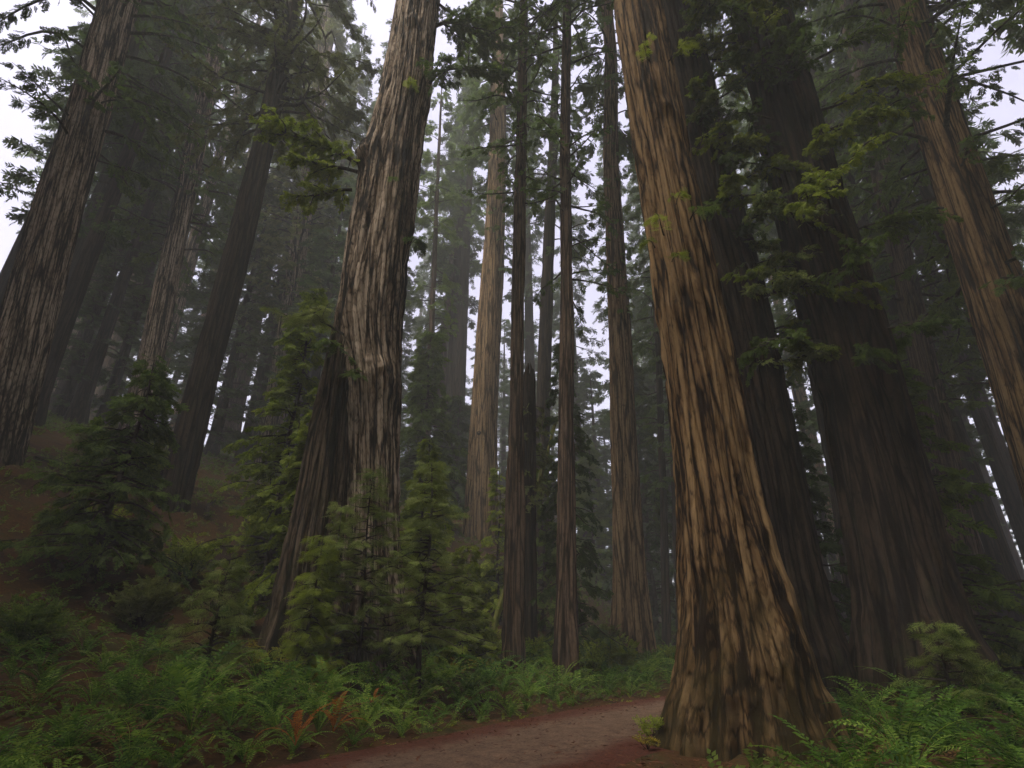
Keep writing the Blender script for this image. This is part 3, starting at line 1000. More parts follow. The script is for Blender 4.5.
rC2, TC2 = mid_tree('straight tan redwood with leafy sprouts up its bole, between slim trunks and the massive one', [(611, 60, 13), (611.5, 170, 15), (615.5, 250, 18), (620.5, 340, 21), (622.5, 430, 25), (627, 520, 29), (630.5, 600, 36), (631, 660, 50)], 26.5, 78, M['bark_pale'], 63,
              [dict(h0=30, R=4.2, nb=120, nsp=26, size=0.9, kind='fine', leaf='leaf_mid', droop=0.4, hang=0.4, gap=0.25),
               dict(h0=17, H=32, R=1.1, nb=60, nsp=7, size=0.45, kind='fine', leaf='leaf_mid', droop=0.5, hang=0.6, t0=0.0)], nth=140, nz=360)
rE, TE = mid_tree('thick pale tan redwood with a small dark knothole, rooted up the slope', [(498, 90, 15), (497.5, 170, 18), (494, 250, 20), (488.5, 340, 24.5), (483.5, 430, 27.5), (480.5, 520, 33), (478, 560, 40)], 40.0, 84, M['bark_pale'], 64,
              [dict(h0=34, R=5.0, nb=110, nsp=28, size=1.1, kind='fine', leaf='leaf_mid', droop=0.4, hang=0.4, gap=0.2),
               dict(h0=22, H=36, R=2.0, nb=26, nsp=12, size=0.8, kind='fine', leaf='leaf_mid', droop=0.45, hang=0.5)], nth=110, nz=300)
kn, kd = at(479, 433, 39.0)
kp = kn - TE[3]
kp[1] = -TE[5](kp[2]) - 0.02
tt = np.linspace(0, 1, 7)
kv, kf = tube(np.array([[kp[0], kp[1] + 0.25 - 0.34 * a, kp[2]] for a in tt]), 0.17 * np.sqrt(np.clip(1 - (tt * 0.98) ** 4, 0.02, 1)), 12)
link('knot', mesh_np('knot', [(kv, kf, 0)], [M['bark_dark']]), rE)

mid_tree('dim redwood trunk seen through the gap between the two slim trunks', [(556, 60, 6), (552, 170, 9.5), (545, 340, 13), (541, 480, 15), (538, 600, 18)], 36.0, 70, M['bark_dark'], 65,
         dict(h0=24, R=3.6, nb=110, nsp=20, size=0.9, kind='fine', leaf='leaf_mid', droop=0.4, gap=0.3, hang=0.4), nth=60, nz=160)
mid_tree('short dark broken snag tufted with green moss, just right of the left slim trunk', [(529.5, 372, 11), (529, 440, 13), (528, 540, 16), (527, 640, 22)], 23.0, at(529, 362, 23)[0][2], M['bark_dark'], 66,
         dict(h0=5.5, H=10.5, R=1.0, nb=46, nsp=10, size=0.4, kind='fine', leaf='leaf_olive', droop=0.5, hang=0.5, t0=0.0, profile='round'), nth=70, nz=160, snag=0.9, name='tree_snag')
mid_tree('thin upright trunk directly beside the right edge of the split redwood', [(438, 170, 3.5), (434.5, 260, 4.5), (431, 340, 6), (425, 450, 9), (421, 520, 11)], 44.0, 62, M['bark_red'], 67,
         dict(h0=16, R=3.2, nb=80, nsp=18, size=0.9, kind='fine', leaf='leaf_mid', droop=0.35, gap=0.42, bare=0.15), nth=48, nz=140, lobes=0.05)
mid_tree('pinkish hazy trunk left of the dark misty one, behind the thin upright trunk', [(457, 220, 6), (450, 290, 8), (443.5, 340, 9), (439, 430, 11.5), (437, 500, 13)], 62.0, 82, M['bark_red'], 68,
         dict(h0=30, R=4.2, nb=90, nsp=22, size=1.2, kind='coarse', leaf='leaf_mid', droop=0.35, gap=0.3), nth=48, nz=140, lobes=0.05)
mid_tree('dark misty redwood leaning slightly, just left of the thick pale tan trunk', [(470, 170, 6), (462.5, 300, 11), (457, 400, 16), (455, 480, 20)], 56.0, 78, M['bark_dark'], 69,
         dict(h0=26, R=4.2, nb=90, nsp=22, size=1.1, kind='coarse', leaf='leaf_mid', droop=0.35, gap=0.3), nth=48, nz=140, lobes=0.05)
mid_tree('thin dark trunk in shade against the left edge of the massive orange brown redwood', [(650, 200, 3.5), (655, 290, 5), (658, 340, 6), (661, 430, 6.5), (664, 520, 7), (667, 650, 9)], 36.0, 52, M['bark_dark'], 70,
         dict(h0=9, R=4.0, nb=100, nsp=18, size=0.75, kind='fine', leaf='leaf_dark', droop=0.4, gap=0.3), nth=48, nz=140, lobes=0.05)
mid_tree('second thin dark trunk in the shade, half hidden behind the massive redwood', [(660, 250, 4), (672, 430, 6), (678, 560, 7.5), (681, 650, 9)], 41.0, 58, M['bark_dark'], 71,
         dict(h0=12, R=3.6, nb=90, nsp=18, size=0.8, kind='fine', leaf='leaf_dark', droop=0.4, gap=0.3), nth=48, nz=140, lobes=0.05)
# top-left dark trunk with curled dead limbs
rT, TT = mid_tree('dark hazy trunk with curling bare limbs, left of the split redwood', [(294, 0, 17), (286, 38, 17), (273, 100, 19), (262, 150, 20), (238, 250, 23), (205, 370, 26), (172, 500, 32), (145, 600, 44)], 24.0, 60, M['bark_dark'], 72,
                  dict(h0=22, R=6.8, nb=140, nsp=52, size=0.6, kind='fine', leaf='leaf_olive', droop=0.35, hang=0.5), nth=110, nz=280)


def relT(px, py, Y=24):
    return at(px, py, Y)[0] - TT[3]


def curl(pxs, Y, r0):
    P = np.array([relT(px, py, Y + dy) for px, py, dy in pxs])
    t = np.linspace(0, 1, len(P))
    tt = np.linspace(0, 1, 40)
    Q = np.stack([np.interp(tt, t, P[:, i]) for i in range(3)], 1)
    for _ in range(4):
        Q[1:-1] = 0.25 * Q[:-2] + 0.5 * Q[1:-1] + 0.25 * Q[2:]
    Q += 0.05 * (np.stack([vn(tt * 9, i, 0, 5) for i in range(3)], 1) - 0.5)
    v, f = tube(Q, r0 * (1 - 0.75 * tt), 7)
    link('branch', mesh_np('branch', [(v, f, 0)], [M['twig']]), rT)


curl([(272, 112, 0), (279, 106, -.4), (287, 104, -.6), (296, 105, -.8), (302, 104, -1), (303, 98, -1), (308, 92, -1.2), (310, 85, -1.2), (306, 79, -1.1)], 23.8, 0.14)
curl([(303, 100, -1), (299, 94, -.9), (291, 90, -.8), (289, 97, -.7), (290, 103, -.6)], 23.8, 0.08)
curl([(304, 103, -1), (311, 112, -1.2), (318, 121, -1.4), (326, 134, -1.5), (334, 145, -1.5)], 23.8, 0.10)
curl([(308, 0, 0), (315, 14, -.3), (322, 30, -.5), (326, 40, -.6), (325, 52, -.6)], 23.8, 0.11)
curl([(325, 38, -.6), (332, 30, -.7), (335, 42, -.9), (338, 52, -1)], 23.8, 0.07)
curl([(295, 34, 0), (304, 38, -.3), (312, 44, -.5), (318, 54, -.6), (330, 52, -.7), (334, 58, -.7)], 23.8, 0.09)
curl([(268, 132, 0), (276, 136, -.4), (283, 142, -.7), (290, 152, -.9), (296, 160, -1)], 23.8, 0.10)
curl([(270, 122, 0), (276, 128, -.2), (280, 137, -.4)], 23.8, 0.07)
curl([(282, 20, 0), (274, 12, -.3), (266, 6, -.6), (255, 4, -.8)], 23.8, 0.08)
for (px, py, d, L, n) in [(300, 75, (0.9, -0.4, 0.0), 3.2, 34), (322, 55, (0.9, 0.2, 0), 3.4, 40), (280, 60, (-0.7, -0.7, 0.0), 3.0, 34), (330, 100, (0.7, 0.5, -0.1), 3.5, 40), (285, 75, (0.5, -0.8, -0.1), 3.0, 36)]:
    limb_obj(rT, relT(px, py, 24.2), d, L, 0.25, n, 0.6, 'fine', M['leaf_olive'], subs=6, hang=0.4)

# --- young hemlock beside the right slim trunk
def young_conifer(label, px, Y, top_py, Rr, nb, nsp, size, leaf, kind='fine', tr=0.06, h0=0.6, droop=0.25, rise=0.12, group=None, name='conifer_sapling', gap=0.0, hang=0.25, base=None, trunk_mat='twig'):
    z0 = None
    X = 0
    for _ in range(6):                                  # stand it where the pixel column meets the ground at Y
        zz = g1(X, Y) if z0 is not None else 0.3
        z0 = zz
        yc = Y * CT + (z0 - EYE[2]) * ST
        X = (px - 512) / F * yc
    z0 = g1(X, Y)
    H = at(px, top_py, Y)[0][2] - z0
    root = thing(name, label, 'tree', (X, Y, z0), group=group)
    zz = np.linspace(-0.2, H, 24)
    P = np.stack([0.06 * np.sin(zz * 1.1 + px), 0.05 * np.sin(zz * 0.8 + px * 2), zz], 1)
    v, f = tube(P, tr * (1 - 0.9 * np.clip(zz / H, 0, 1)) + 0.005, 8)
    link('trunk', mesh_np('trunk', [(v, f, 0)], [M[trunk_mat]]), root)
    link('crown', crown_mesh('crown', H, h0, Rr, nb, nsp, size, kind, M[leaf], droop=droop, rise=rise, profile='cone', trunk_r=lambda z: tr * 0.4, gap=gap, hang=hang, t0=0.12,
                             axis=lambda z: np.array([0.06 * math.sin(z * 1.1 + px), 0.05 * math.sin(z * 0.8 + px * 2), z])), root)
    return root


young_conifer('slim young hemlock with drooping dark sprays, right behind the right slim trunk', 577, 23.0, 330, 1.9, 80, 22, 0.5, 'leaf_dark', droop=0.75, rise=0.2, hang=0.6, h0=1.0, tr=0.1)
young_conifer('feathery green sapling with a thin dark stem in front of the slope of fallen leaves', 418, 15.0, 462, 1.75, 95, 22, 0.36, 'leaf_sapling', kind='needle', tr=0.075, h0=1.25, droop=0.2, hang=0.18)
young_conifer('dusty green sapling with flat layered sprays in front of the two fused stems', 352, 14.6, 470, 1.45, 80, 19, 0.34, 'leaf_sapling', kind='needle', tr=0.05, h0=0.9, droop=0.22, hang=0.2, gap=0.12, trunk_mat='bark_dark')
young_conifer('small drooping sapling close in front of the dark left stem', 318, 15.0, 500, 0.9, 50, 16, 0.32, 'leaf_sapling', kind='needle', tr=0.05, h0=0.7, droop=0.3, hang=0.3, gap=0.3)
young_conifer('yellow green sapling between the split redwood and the thick pale trunk', 462, 20.0, 545, 1.5, 66, 22, 0.34, 'leaf_bright', kind='fine', tr=0.06, h0=0.4, droop=0.25)
young_conifer('bright green young conifer growing behind the thin dark stemmed sapling', 415, 21.5, 440, 1.7, 100, 26, 0.38, 'leaf_bright', kind='fine', tr=0.08, h0=0.6, droop=0.35, hang=0.3)
young_conifer('tall bright green hemlock with layered drooping boughs, immediately left of the dark left stem', 262, 21.0, 290, 2.9, 130, 44, 0.42, 'leaf_bright', kind='fine', tr=0.14, h0=0.8, droop=0.42, hang=0.3, gap=0.2)
young_conifer('brownish green hemlock low behind the left stem of the split redwood', 292, 22.5, 430, 2.1, 90, 30, 0.38, 'leaf_olive', kind='fine', tr=0.1, h0=0.3, droop=0.4, hang=0.35)
young_conifer('bright young conifer peeking out left of the thick pale trunk base', 428, 30.0, 470, 1.8, 70, 16, 0.6, 'leaf_bright', tr=0.08, h0=0.5, droop=0.4)
young_conifer('bright bushy conifer between the thick pale trunk and the left slim trunk', 498, 29.0, 468, 1.3, 70, 14, 0.5, 'leaf_bright', tr=0.08, h0=0.5, droop=0.4)
young_conifer('grey green hemlock with drooping boughs in the mist behind the thin upright trunk', 418, 38.0, 330, 3.4, 120, 22, 0.9, 'leaf_mid', tr=0.2, h0=1.5, droop=0.5, hang=0.4, gap=0.2)
young_conifer('shaded dark conifer between the thick pale trunk and the dark misty redwood', 455, 48.0, 395, 3.4, 110, 22, 0.9, 'leaf_dark', tr=0.2, h0=0.5, droop=0.5, hang=0.4)
young_conifer('mossy green young conifer low between the two slim trunks', 545, 30.0, 445, 1.9, 80, 16, 0.6, 'leaf_mid', tr=0.1, h0=0.4, droop=0.45, hang=0.4)
young_conifer('pale grey green conifer in the misty gap left of the tan redwood', 597, 52.0, 440, 3.0, 110, 22, 0.9, 'leaf_mid', tr=0.2, h0=0.5, droop=0.5, hang=0.4)
young_conifer('dark conifer filling the shade between the tan redwood and the massive one', 658, 44.0, 360, 3.6, 130, 24, 0.9, 'leaf_dark', tr=0.2, h0=0.5, droop=0.5, hang=0.4)
young_conifer('bright green sapling in front of the dark left stem, nearest the ferns', 300, 14.2, 535, 1.0, 60, 16, 0.34, 'leaf_bright', kind='needle', tr=0.045, h0=0.5, droop=0.3, hang=0.3)
young_conifer('yellow green young hemlock hugging the left side of the split redwood', 282, 18.5, 385, 1.5, 100, 28, 0.36, 'leaf_bright', tr=0.08, h0=0.6, droop=0.42, hang=0.4)
# beyond the left and right edges of the photograph
young_conifer('spreading green hemlock at the far left, nearest of the leafy ones beside the road', 90, 17.0, 360, 2.6, 110, 20, 0.55, 'leaf_mid', tr=0.12, h0=0.6, droop=0.4, hang=0.3)
young_conifer('small feathery sapling in the ferns far left of the split redwood', 205, 14.0, 560, 1.1, 50, 12, 0.4, 'leaf_sapling', kind='needle', tr=0.05, h0=0.4, droop=0.2, hang=0.2)
young_conifer('bushy dark hemlock at the far right beside the blackish redwood', 990, 16.5, 330, 2.5, 110, 20, 0.55, 'leaf_mid', tr=0.12, h0=0.5, droop=0.42, hang=0.35)
young_conifer('slender dark green conifer between the dark companion trunk and the blackish redwood', 838, 21.0, 330, 2.0, 100, 20, 0.6, 'leaf_dark', tr=0.12, h0=0.5, droop=0.42, hang=0.35)
young_conifer('little green sapling on the ground right of the blackish redwood', 960, 11.5, 620, 0.9, 44, 11, 0.36, 'leaf_sapling', kind='needle', tr=0.04, h0=0.3, droop=0.2, hang=0.2)

# side trees beyond the photograph's edges
mid_tree('stout dark redwood far left on the bank', [(120, 0, 30), (92, 100, 33), (62, 200, 38), (20, 350, 45), (-20, 500, 54), (-50, 620, 74)], 20.0, 70, M['bark_grey'], 81,
         dict(h0=15, R=6.0, nb=120, nsp=44, size=0.6, kind='fine', leaf='leaf_mid', droop=0.35, hang=0.5), nth=120, nz=260)
mid_tree('grey brown redwood between the stout far left trunk and the trunk with curling limbs', [(225, 0, 15), (205, 100, 17), (180, 220, 19), (150, 360, 23), (122, 480, 27), (98, 590, 36)], 33.0, 74, M['bark_grey'], 82,
         dict(h0=15, R=5.6, nb=150, nsp=40, size=0.7, kind='fine', leaf='leaf_mid', droop=0.35, hang=0.5), nth=80, nz=220)
mid_tree('thick redwood in the mist behind the trunk with curling limbs', [(330, 0, 12), (318, 110, 14), (300, 240, 17), (280, 380, 21), (262, 500, 26)], 46.0, 80, M['bark_grey'], 83,
         dict(h0=15, R=7.0, nb=230, nsp=46, size=0.8, kind='fine', leaf='leaf_olive', droop=0.4, hang=0.5), nth=60, nz=160)
mid_tree('tall redwood at the far right edge of the woods', [(900, 0, 34), (935, 110, 38), (975, 230, 44), (1025, 380, 52), (1070, 520, 62), (1110, 660, 90)], 17.5, 70, M['bark_warm'], 84,
         dict(h0=13, R=6.5, nb=130, nsp=44, size=0.6, kind='fine', leaf='leaf_mid', droop=0.35, hang=0.5), nth=120, nz=260)
mid_tree('thin shaded trunk between the dark companion and the blackish redwood', [(752, 60, 9), (775, 170, 11), (808, 330, 14), (838, 480, 17), (862, 620, 24)], 30.0, 62, M['bark_dark'], 85,
         dict(h0=14, R=3.6, nb=100, nsp=20, size=0.8, kind='fine', leaf='leaf_mid', droop=0.4, gap=0.2), nth=60, nz=160)
mid_tree('brown redwood standing back at the right, beyond the blackish redwood', [(845, 0, 15), (870, 120, 17), (905, 280, 21), (940, 440, 26), (972, 610, 38)], 28.0, 70, M['bark_red'], 86,
         dict(h0=13, R=5.6, nb=150, nsp=40, size=0.65, kind='fine', leaf='leaf_mid', droop=0.4, hang=0.5), nth=80, nz=200)

# --- distant trees fading into the mist: six kinds, copied
far_src = []
for k in range(6):
    Hh = [84, 76, 88, 70, 80, 62][k]
    rt = thing('redwood_tree', 'hazy conifer fading into the mist far back in the forest', 'tree', (0, 0, 0), group='misty trees far back in the forest')
    r0 = [1.0, 0.8, 1.2, 0.6, 0.9, 0.5][k]
    zz = np.linspace(-1.5, Hh, 40)
    th = np.linspace(0, 2 * np.pi, 28, endpoint=False)
    rad = r0 * (1 - 0.93 * np.clip(zz / Hh, 0, 1) ** 1.1) * (1 + 0.6 * np.exp(-np.clip(zz, 0, None) / 1.6))
    rr = rad[:, None] * (1 + 0.16 * (vn(np.cos(th)[None] * 3, np.sin(th)[None] * 3, zz[:, None] * 0.1, 200 + k) - 0.5))
    V = np.stack([rr * np.cos(th), rr * np.sin(th), np.broadcast_to(zz[:, None], rr.shape)], -1).reshape(-1, 3)
    i = np.arange(39)[:, None] * 28
    j = np.arange(28)[None]
    Fq = np.stack([i + j, i + (j + 1) % 28, i + 28 + (j + 1) % 28, i + 28 + j], -1).reshape(-1, 4)
    link('trunk', mesh_np('trunk', [(V, Fq, 0)], [M[['bark_pale', 'bark_dark', 'bark_red', 'bark_dark', 'bark_grey', 'bark_dark'][k]]]), rt)
    link('crown', crown_mesh('crown', Hh, [30, 22, 32, 14, 26, 1.5][k], [5.2, 4.6, 5.6, 4.4, 5.0, 4.6][k], 150 if k != 5 else 190, 24, 1.2, 'coarse', M['leaf_mid' if k % 2 == 0 else 'leaf_dark'], droop=0.4, hang=0.4, gap=0.34,
                             trunk_r=lambda z: 0.4), rt)
    far_src.append(rt)
spots = []
LOW = [(px, Y, k) for px, Y, k in [(380, 66, 5), (412, 88, 3), (440, 74, 5), (478, 96, 5), (503, 84, 5), (528, 76, 5), (556, 92, 5), (583, 70, 3), (612, 84, 5), (632, 72, 5), (655, 96, 5), (676, 80, 3), (671, 58, 5), (662, 66, 5), (684, 64, 5), (590, 78, 5), (545, 118, 5), (600, 112, 5), (570, 135, 3), (640, 130, 5), (500, 128, 5), (450, 118, 5), (405, 110, 5), (365, 96, 5), (330, 52, 5), (300, 44, 5), (345, 84, 3), (310, 90, 5), (275, 70, 5), (240, 80, 5), (205, 46, 5), (190, 84, 3), (160, 58, 5), (130, 80, 5), (95, 62, 5), (70, 80, 3), (40, 42, 5), (10, 84, 5), (-30, 64, 5), (-70, 76, 3), (700, 84, 5), (730, 62, 5), (760, 84, 3), (790, 70, 5), (820, 54, 5), (850, 74, 5), (880, 58, 3), (910, 80, 5), (940, 64, 5), (970, 76, 5), (1000, 62, 3), (1030, 70, 5), (1070, 66, 5)]]
# (bearing px at mid height, Y, kind)
for px, Y, k in [(372, 60, 3), (358, 50, 1), (446, 58, 1), (436, 74, 3), (532, 62, 1), (600, 66, 5), (640, 58, 3), 
                 (340, 66, 1), (318, 78, 0), (285, 56, 3), (300, 100, 2), (265, 72, 4), (690, 60, 3), (720, 75, 0),
                 (240, 50, 1), (210, 62, 2), (180, 45, 3), (150, 70, 0), (120, 52, 4), (85, 44, 5), (60, 62, 2), (30, 50, 1), (0, 66, 0), (-40, 48, 3), (-90, 60, 2),
                 (745, 48, 1), (770, 60, 2), (800, 45, 3), (830, 66, 0), (860, 50, 4), (890, 40, 5), (915, 60, 2), (945, 46, 1), (980, 58, 0), (1010, 44, 3), (1050, 56, 2), (1100, 48, 4),
                 (400, 125, 1), (350, 130, 2), (660, 120, 2), (700, 110, 2), (250, 110, 0), (-60, 34, 3), (0, 37, 1), (60, 41, 3), (-20, 29, 1), (30, 30, 3), (960, 36, 3), (1035, 31, 1), (1090, 36, 3), (1000, 42, 1), (930, 34, 1), (1010, 28, 3)] + LOW:
    yc = Y * CT + 12 * ST
    X = (px - 512) / F * yc
    spots.append((X, Y, k))
used = set()
for X, Y, k in spots:
    o = far_src[k] if k not in used else copy_tree(far_src[k])
    used.add(k)
    o.location = (X, Y, g1(X, Y) - 0.2)
    o.rotation_euler = (0, 0, rng.uniform(0, 6.28))
    s = rng.uniform(0.85, 1.1)
    o.scale = (s, s, s * (0.42 + 0.15 * rng.random()) if k == 5 else s)

# --- unseen redwoods added around the viewer, dense crowns shading the road and near mist
over = thing('redwood_tree', 'broad crowned redwood added out of view around the viewer to shade the road', 'tree', (0, 0, 0), group='shade redwoods added around the viewer')
src = far_src[4].children
link('trunk', [c for c in src if c.name.startswith('trunk')][0].data, over)
link('crown', crown_mesh('crown', 64, 18, 9.0, 190, 40, 2.0, 'coarse', M['leaf_dark'], droop=0.35, hang=0.25, trunk_r=lambda z: 0.5), over)
done = []
for X in np.arange(-64, 65, 11.0):
    for Y in np.arange(-48, 40, 11.0):
        x = X + rng.uniform(-3, 3)
        y = Y + rng.uniform(-3, 3)
        if abs(float(road_d(x, y)[0])) < 4 or x * x + y * y < 30:
            continue
        if y > -2 and abs(x) < 1.42 * y + 13:
            continue
        done.append((x, y))
for i, (X, Y) in enumerate(done):
    o = over if i == 0 else copy_tree(over)
    o.location = (X, Y, g1(X, Y) - 0.2)
    o.rotation_euler = (0, 0, rng.uniform(0, 6.28))
    s = rng.uniform(0.9, 1.12)
    o.scale = (s, s, s)

# --- leaning mossy pole between the slim trunks
a, _ = at(489, 584, 24.5)
b, _ = at(557, 418, 24.5)
a[2] = min(a[2], g1(a[0], a[1]) + 0.1)
q = np.linspace(0, 1, 30)
P = a[None] * (1 - q)[:, None] + b[None] * q[:, None]
P += 0.10 * (np.stack([vn(q * 6, i, 0, 8) for i in range(3)], 1) - 0.5)
P[:, 2] -= 0.35 * np.sin(q * np.pi) * 0.6
g0 = g1(a[0], a[1])
rt = thing('leaning_pole', 'thin fallen pole furred with yellow green moss, leaning between the two slim trunks', 'dead pole', (a[0], a[1], g0))
v, f = tube(P - np.array([a[0], a[1], g0]), 0.12 * (1 - 0.5 * q) * (1 + 0.3 * vn(q * 14, 0, 0, 3)), 8)
link('wood', mesh_np('wood', [(v, f, 0)], [M['bark_moss']]), rt)
n = 130
t = rng.random(n)
pos = np.stack([np.interp(t, q, (P - np.array([a[0], a[1], g0]))[:, i]) for i in range(3)], 1) + rng.normal(0, 0.03, (n, 3))
X = rng.normal(0, 0.6, (n, 3)) + np.array([0, 0, -0.8])
lv, lf = sprays_to_mesh('fine', pos, X, rng.uniform(0, 6, n), rng.uniform(0.12, 0.24, n))
link('moss', mesh_np('moss', [(lv, lf, 0)], [M['leaf_bright']]), rt)


# ------------------------------------------------------------------ ferns
def fern_mesh(name, seed, nf, L0, mat, dead=0):
    r = np.random.default_rng(seed)
    quads, woods = [], []
    for k in range(nf):
        az = 2 * np.pi * (k + r.uniform(-0.4, 0.4)) / nf
        L = L0 * r.uniform(0.65, 1.15)
        el = R(r.uniform(48, 84))
        curlv = R(r.uniform(70, 130))
        n = 22
        s = np.linspace(0, 1, n + 1)
        ang = el - curlv * s ** 1.3
        ds = L / n
        hr = np.r_[0, np.cumsum(np.cos(ang[:-1]) * ds)]
        hz = np.r_[0, np.cumsum(np.sin(ang[:-1]) * ds)]
        sw = 0.08 * L * np.sin(s * 2.5) * r.normal()
        ca, sa = math.cos(az), math.sin(az)
        P = np.stack([hr * ca - sw * sa, hr * sa + sw * ca, hz], 1)
        woods.append(tube(P[::2], 0.006 * (1 - 0.7 * s[::2]), 3))
        T = np.gradient(P, axis=0)
        T /= np.linalg.norm(T, axis=1)[:, None]
        side = np.array([-sa, ca, 0.0])
        tw = r.normal(0, 0.25)
        for i in range(3, n + 1):
            u = s[i]
            pl = 0.105 * L * (math.sin(min(1, (u - 0.08) * 2.1) * 1.57) * (1 - u ** 3.2) + 0.04) * r.uniform(0.88, 1.1)
            nrm = np.cross(T[i], side)
            if nrm[2] < 0:
                nrm = -nrm
            sd = side * math.cos(tw) + nrm * math.sin(tw)
            for sg in (-1, 1):
                d = sd * sg + T[i] * 0.28 - nrm * r.uniform(-0.05, 0.25)
                d /= np.linalg.norm(d)
                wv = T[i] * (ds * 0.42)
                quads.append(np.array([P[i] - wv * 0.8, P[i] + d * pl * 0.5 - wv * 0.75 - nrm * 0.004, P[i] + d * pl, P[i] + d * pl * 0.45 + wv * 0.85]))
        if k < nf - dead:
            live = len(quads)
    LV = np.concatenate(quads)
    LF = np.arange(len(LV)).reshape(-1, 4)
    wv, wf = join(woods)
    if dead:                                    # the oldest fronds have withered and hang to the ground
        DV = np.concatenate(quads[live:])
        DV = DV * np.array([0.95, 0.95, 0.55])
        DF = np.arange(len(DV)).reshape(-1, 4)
        return mesh_np(name, [(LV[:live * 4], LF[:live], 0), (wv, wf, 0), (DV, DF, 1)], [mat, M['fern_brown']], smooth=False)
    return mesh_np(name, [(LV, LF, 0), (wv, wf, 0)], [mat], smooth=False)


FERN = [fern_mesh('sword_fern', 300 + i, [17, 20, 15, 22, 13][i], [1.15, 1.0, 1.3, 0.9, 0.85][i], M['fern_green'], dead=[3, 2, 4, 2, 3][i]) for i in range(5)]
RUST = [fern_mesh('dead_fern', 330 + i, 6, 0.75, M['fern_rust']) for i in range(2)]


def solve_px(px, py):
    """Ground point under a pixel by marching along its ray."""
    p, _ = at(px, py, 1.0)
    d = p - EYE
    Ys = np.linspace(4, 60, 600)
    X = d[0] * Ys
    Z = EYE[2] + d[2] * Ys
    G = gz(X, Ys)
    h = np.where(Z <= G)[0]
    if len(h) == 0:
        return None
    return X[h[0]], Ys[h[0]], G[h[0]]


def zone(x, y):
    d = float(road_d(x, y)[0]) - RW
    yc = y * CT + (0 - 1.6) * ST
    px = 512 + F * x / yc
    if d < 0:
        return 'green sword fern on the flat ground right of the massive redwood', 'sword ferns right of the massive redwood'
    if px < 255:
        return 'green sword fern on the bank left of the split redwood', 'sword ferns left of the split redwood'
    if px < 420 and y > 14.5:
        return 'green sword fern growing at the foot of the split redwood', 'sword ferns at the foot of the split redwood'
    if px < 440:
        return 'arching green sword fern on the near roadside bank, in front of the split redwood', 'sword ferns on the near bank'
    if px < 535:
        return 'green sword fern beside the foot of the left slim trunk, above the road edge', 'sword ferns by the left slim trunk'
    if px < 600:
        return 'green sword fern around the foot of the right slim trunk', 'sword ferns by the right slim trunk'
    return 'bright green sword fern on the bank below the straight tan redwood', 'sword ferns below the tan redwood'


trunks_xy = [(TL[3][0], 17, 1.5), (TS[3][0], 16.7, 1.5), (TR[3][0], 11, 2.1), (TC[3][0], 15.2, 1.4), (TD[3][0], 14.2, 1.6), (TA[3][0], 20, 0.5), (TB[3][0], 19, 0.5), (TC2[3][0], 26.5, 1.3)]


def clear(x, y, pad=0.0):
    return all((x - a) ** 2 + (y - b) ** 2 > (r + pad) ** 2 for a, b, r in trunks_xy)


pts = []
tries = 0
while len(pts) < 297 and tries < 20000:
    tries += 1
    if rng.random() < 0.93:
        y = rng.uniform(6.5, 30)
        x = rng.uniform(-14, 10)
    else:
        y = rng.uniform(8, 20)
        x = rng.uniform(4, 15)
    yc = y * CT - 1.6 * ST
    px = 512 + F * x / yc
    py = 384 + F * (y * ST + 1.2 * CT) / yc if False else 0
    if px < -60 or px > 1080:
        continue
    d = float(road_d(x, y)[0])
    if d > 0:
        dd = d - RW
        if dd < 0.25 or dd > 7.5:
            continue
        if dd > 4.5 and rng.random() < 0.5:
            continue
        mind = 0.66 if dd < 4 else 0.85
    else:
        dd = -d - RW
        if dd < 1.2 or dd > 12 or px < 850:
            continue
        mind = 0.9
    if not clear(x, y):
        continue
    if any((x - a) ** 2 + (y - b) ** 2 < mind * mind for a, b in pts):
        continue
    pts.append((x, y))
for i, (x, y) in enumerate(pts):
    lb, gp = zone(x, y)
    o = bpy.data.objects.new('sword_fern', FERN[i % 5])
    COL.objects.link(o)
    d = abs(float(road_d(x, y)[0])) - RW
    s = rng.uniform(0.75, 1.28) * (0.66 if d < 0.6 else 0.9 if d < 1.3 else 1.0)
    o.location = (x, y, g1(x, y) - 0.03)
    o.rotation_euler = (rng.normal(0, 0.08), rng.normal(0, 0.08), rng.uniform(0, 6.28))
    o.scale = (s, s, s * rng.uniform(0.85, 1.15))
    tag(o, lb, 'fern', gp)
for i, (px, py, lb, s) in enumerate([(294, 756, 'low rust orange fern clump nearest the viewer at the left', 1.05), (332, 742, 'dead orange fern with a long arching frond, in the near bank', 1.15), (335, 722, 'tan and orange withered fern above the long arching orange frond', 0.7), (372, 712, 'small withered tan fern in the green ferns below the dusty green sapling', 0.6)]):
    q_ = solve_px(px, py)
    if q_:
        o = bpy.data.objects.new('dead_fern', RUST[i % 2])
        COL.objects.link(o)
        o.location = (q_[0], q_[1], q_[2] + 0.12)
        o.rotation_euler = (0, 0, 1.3 * i)
        o.scale = (s, s, s)
        tag(o, lb, 'fern')


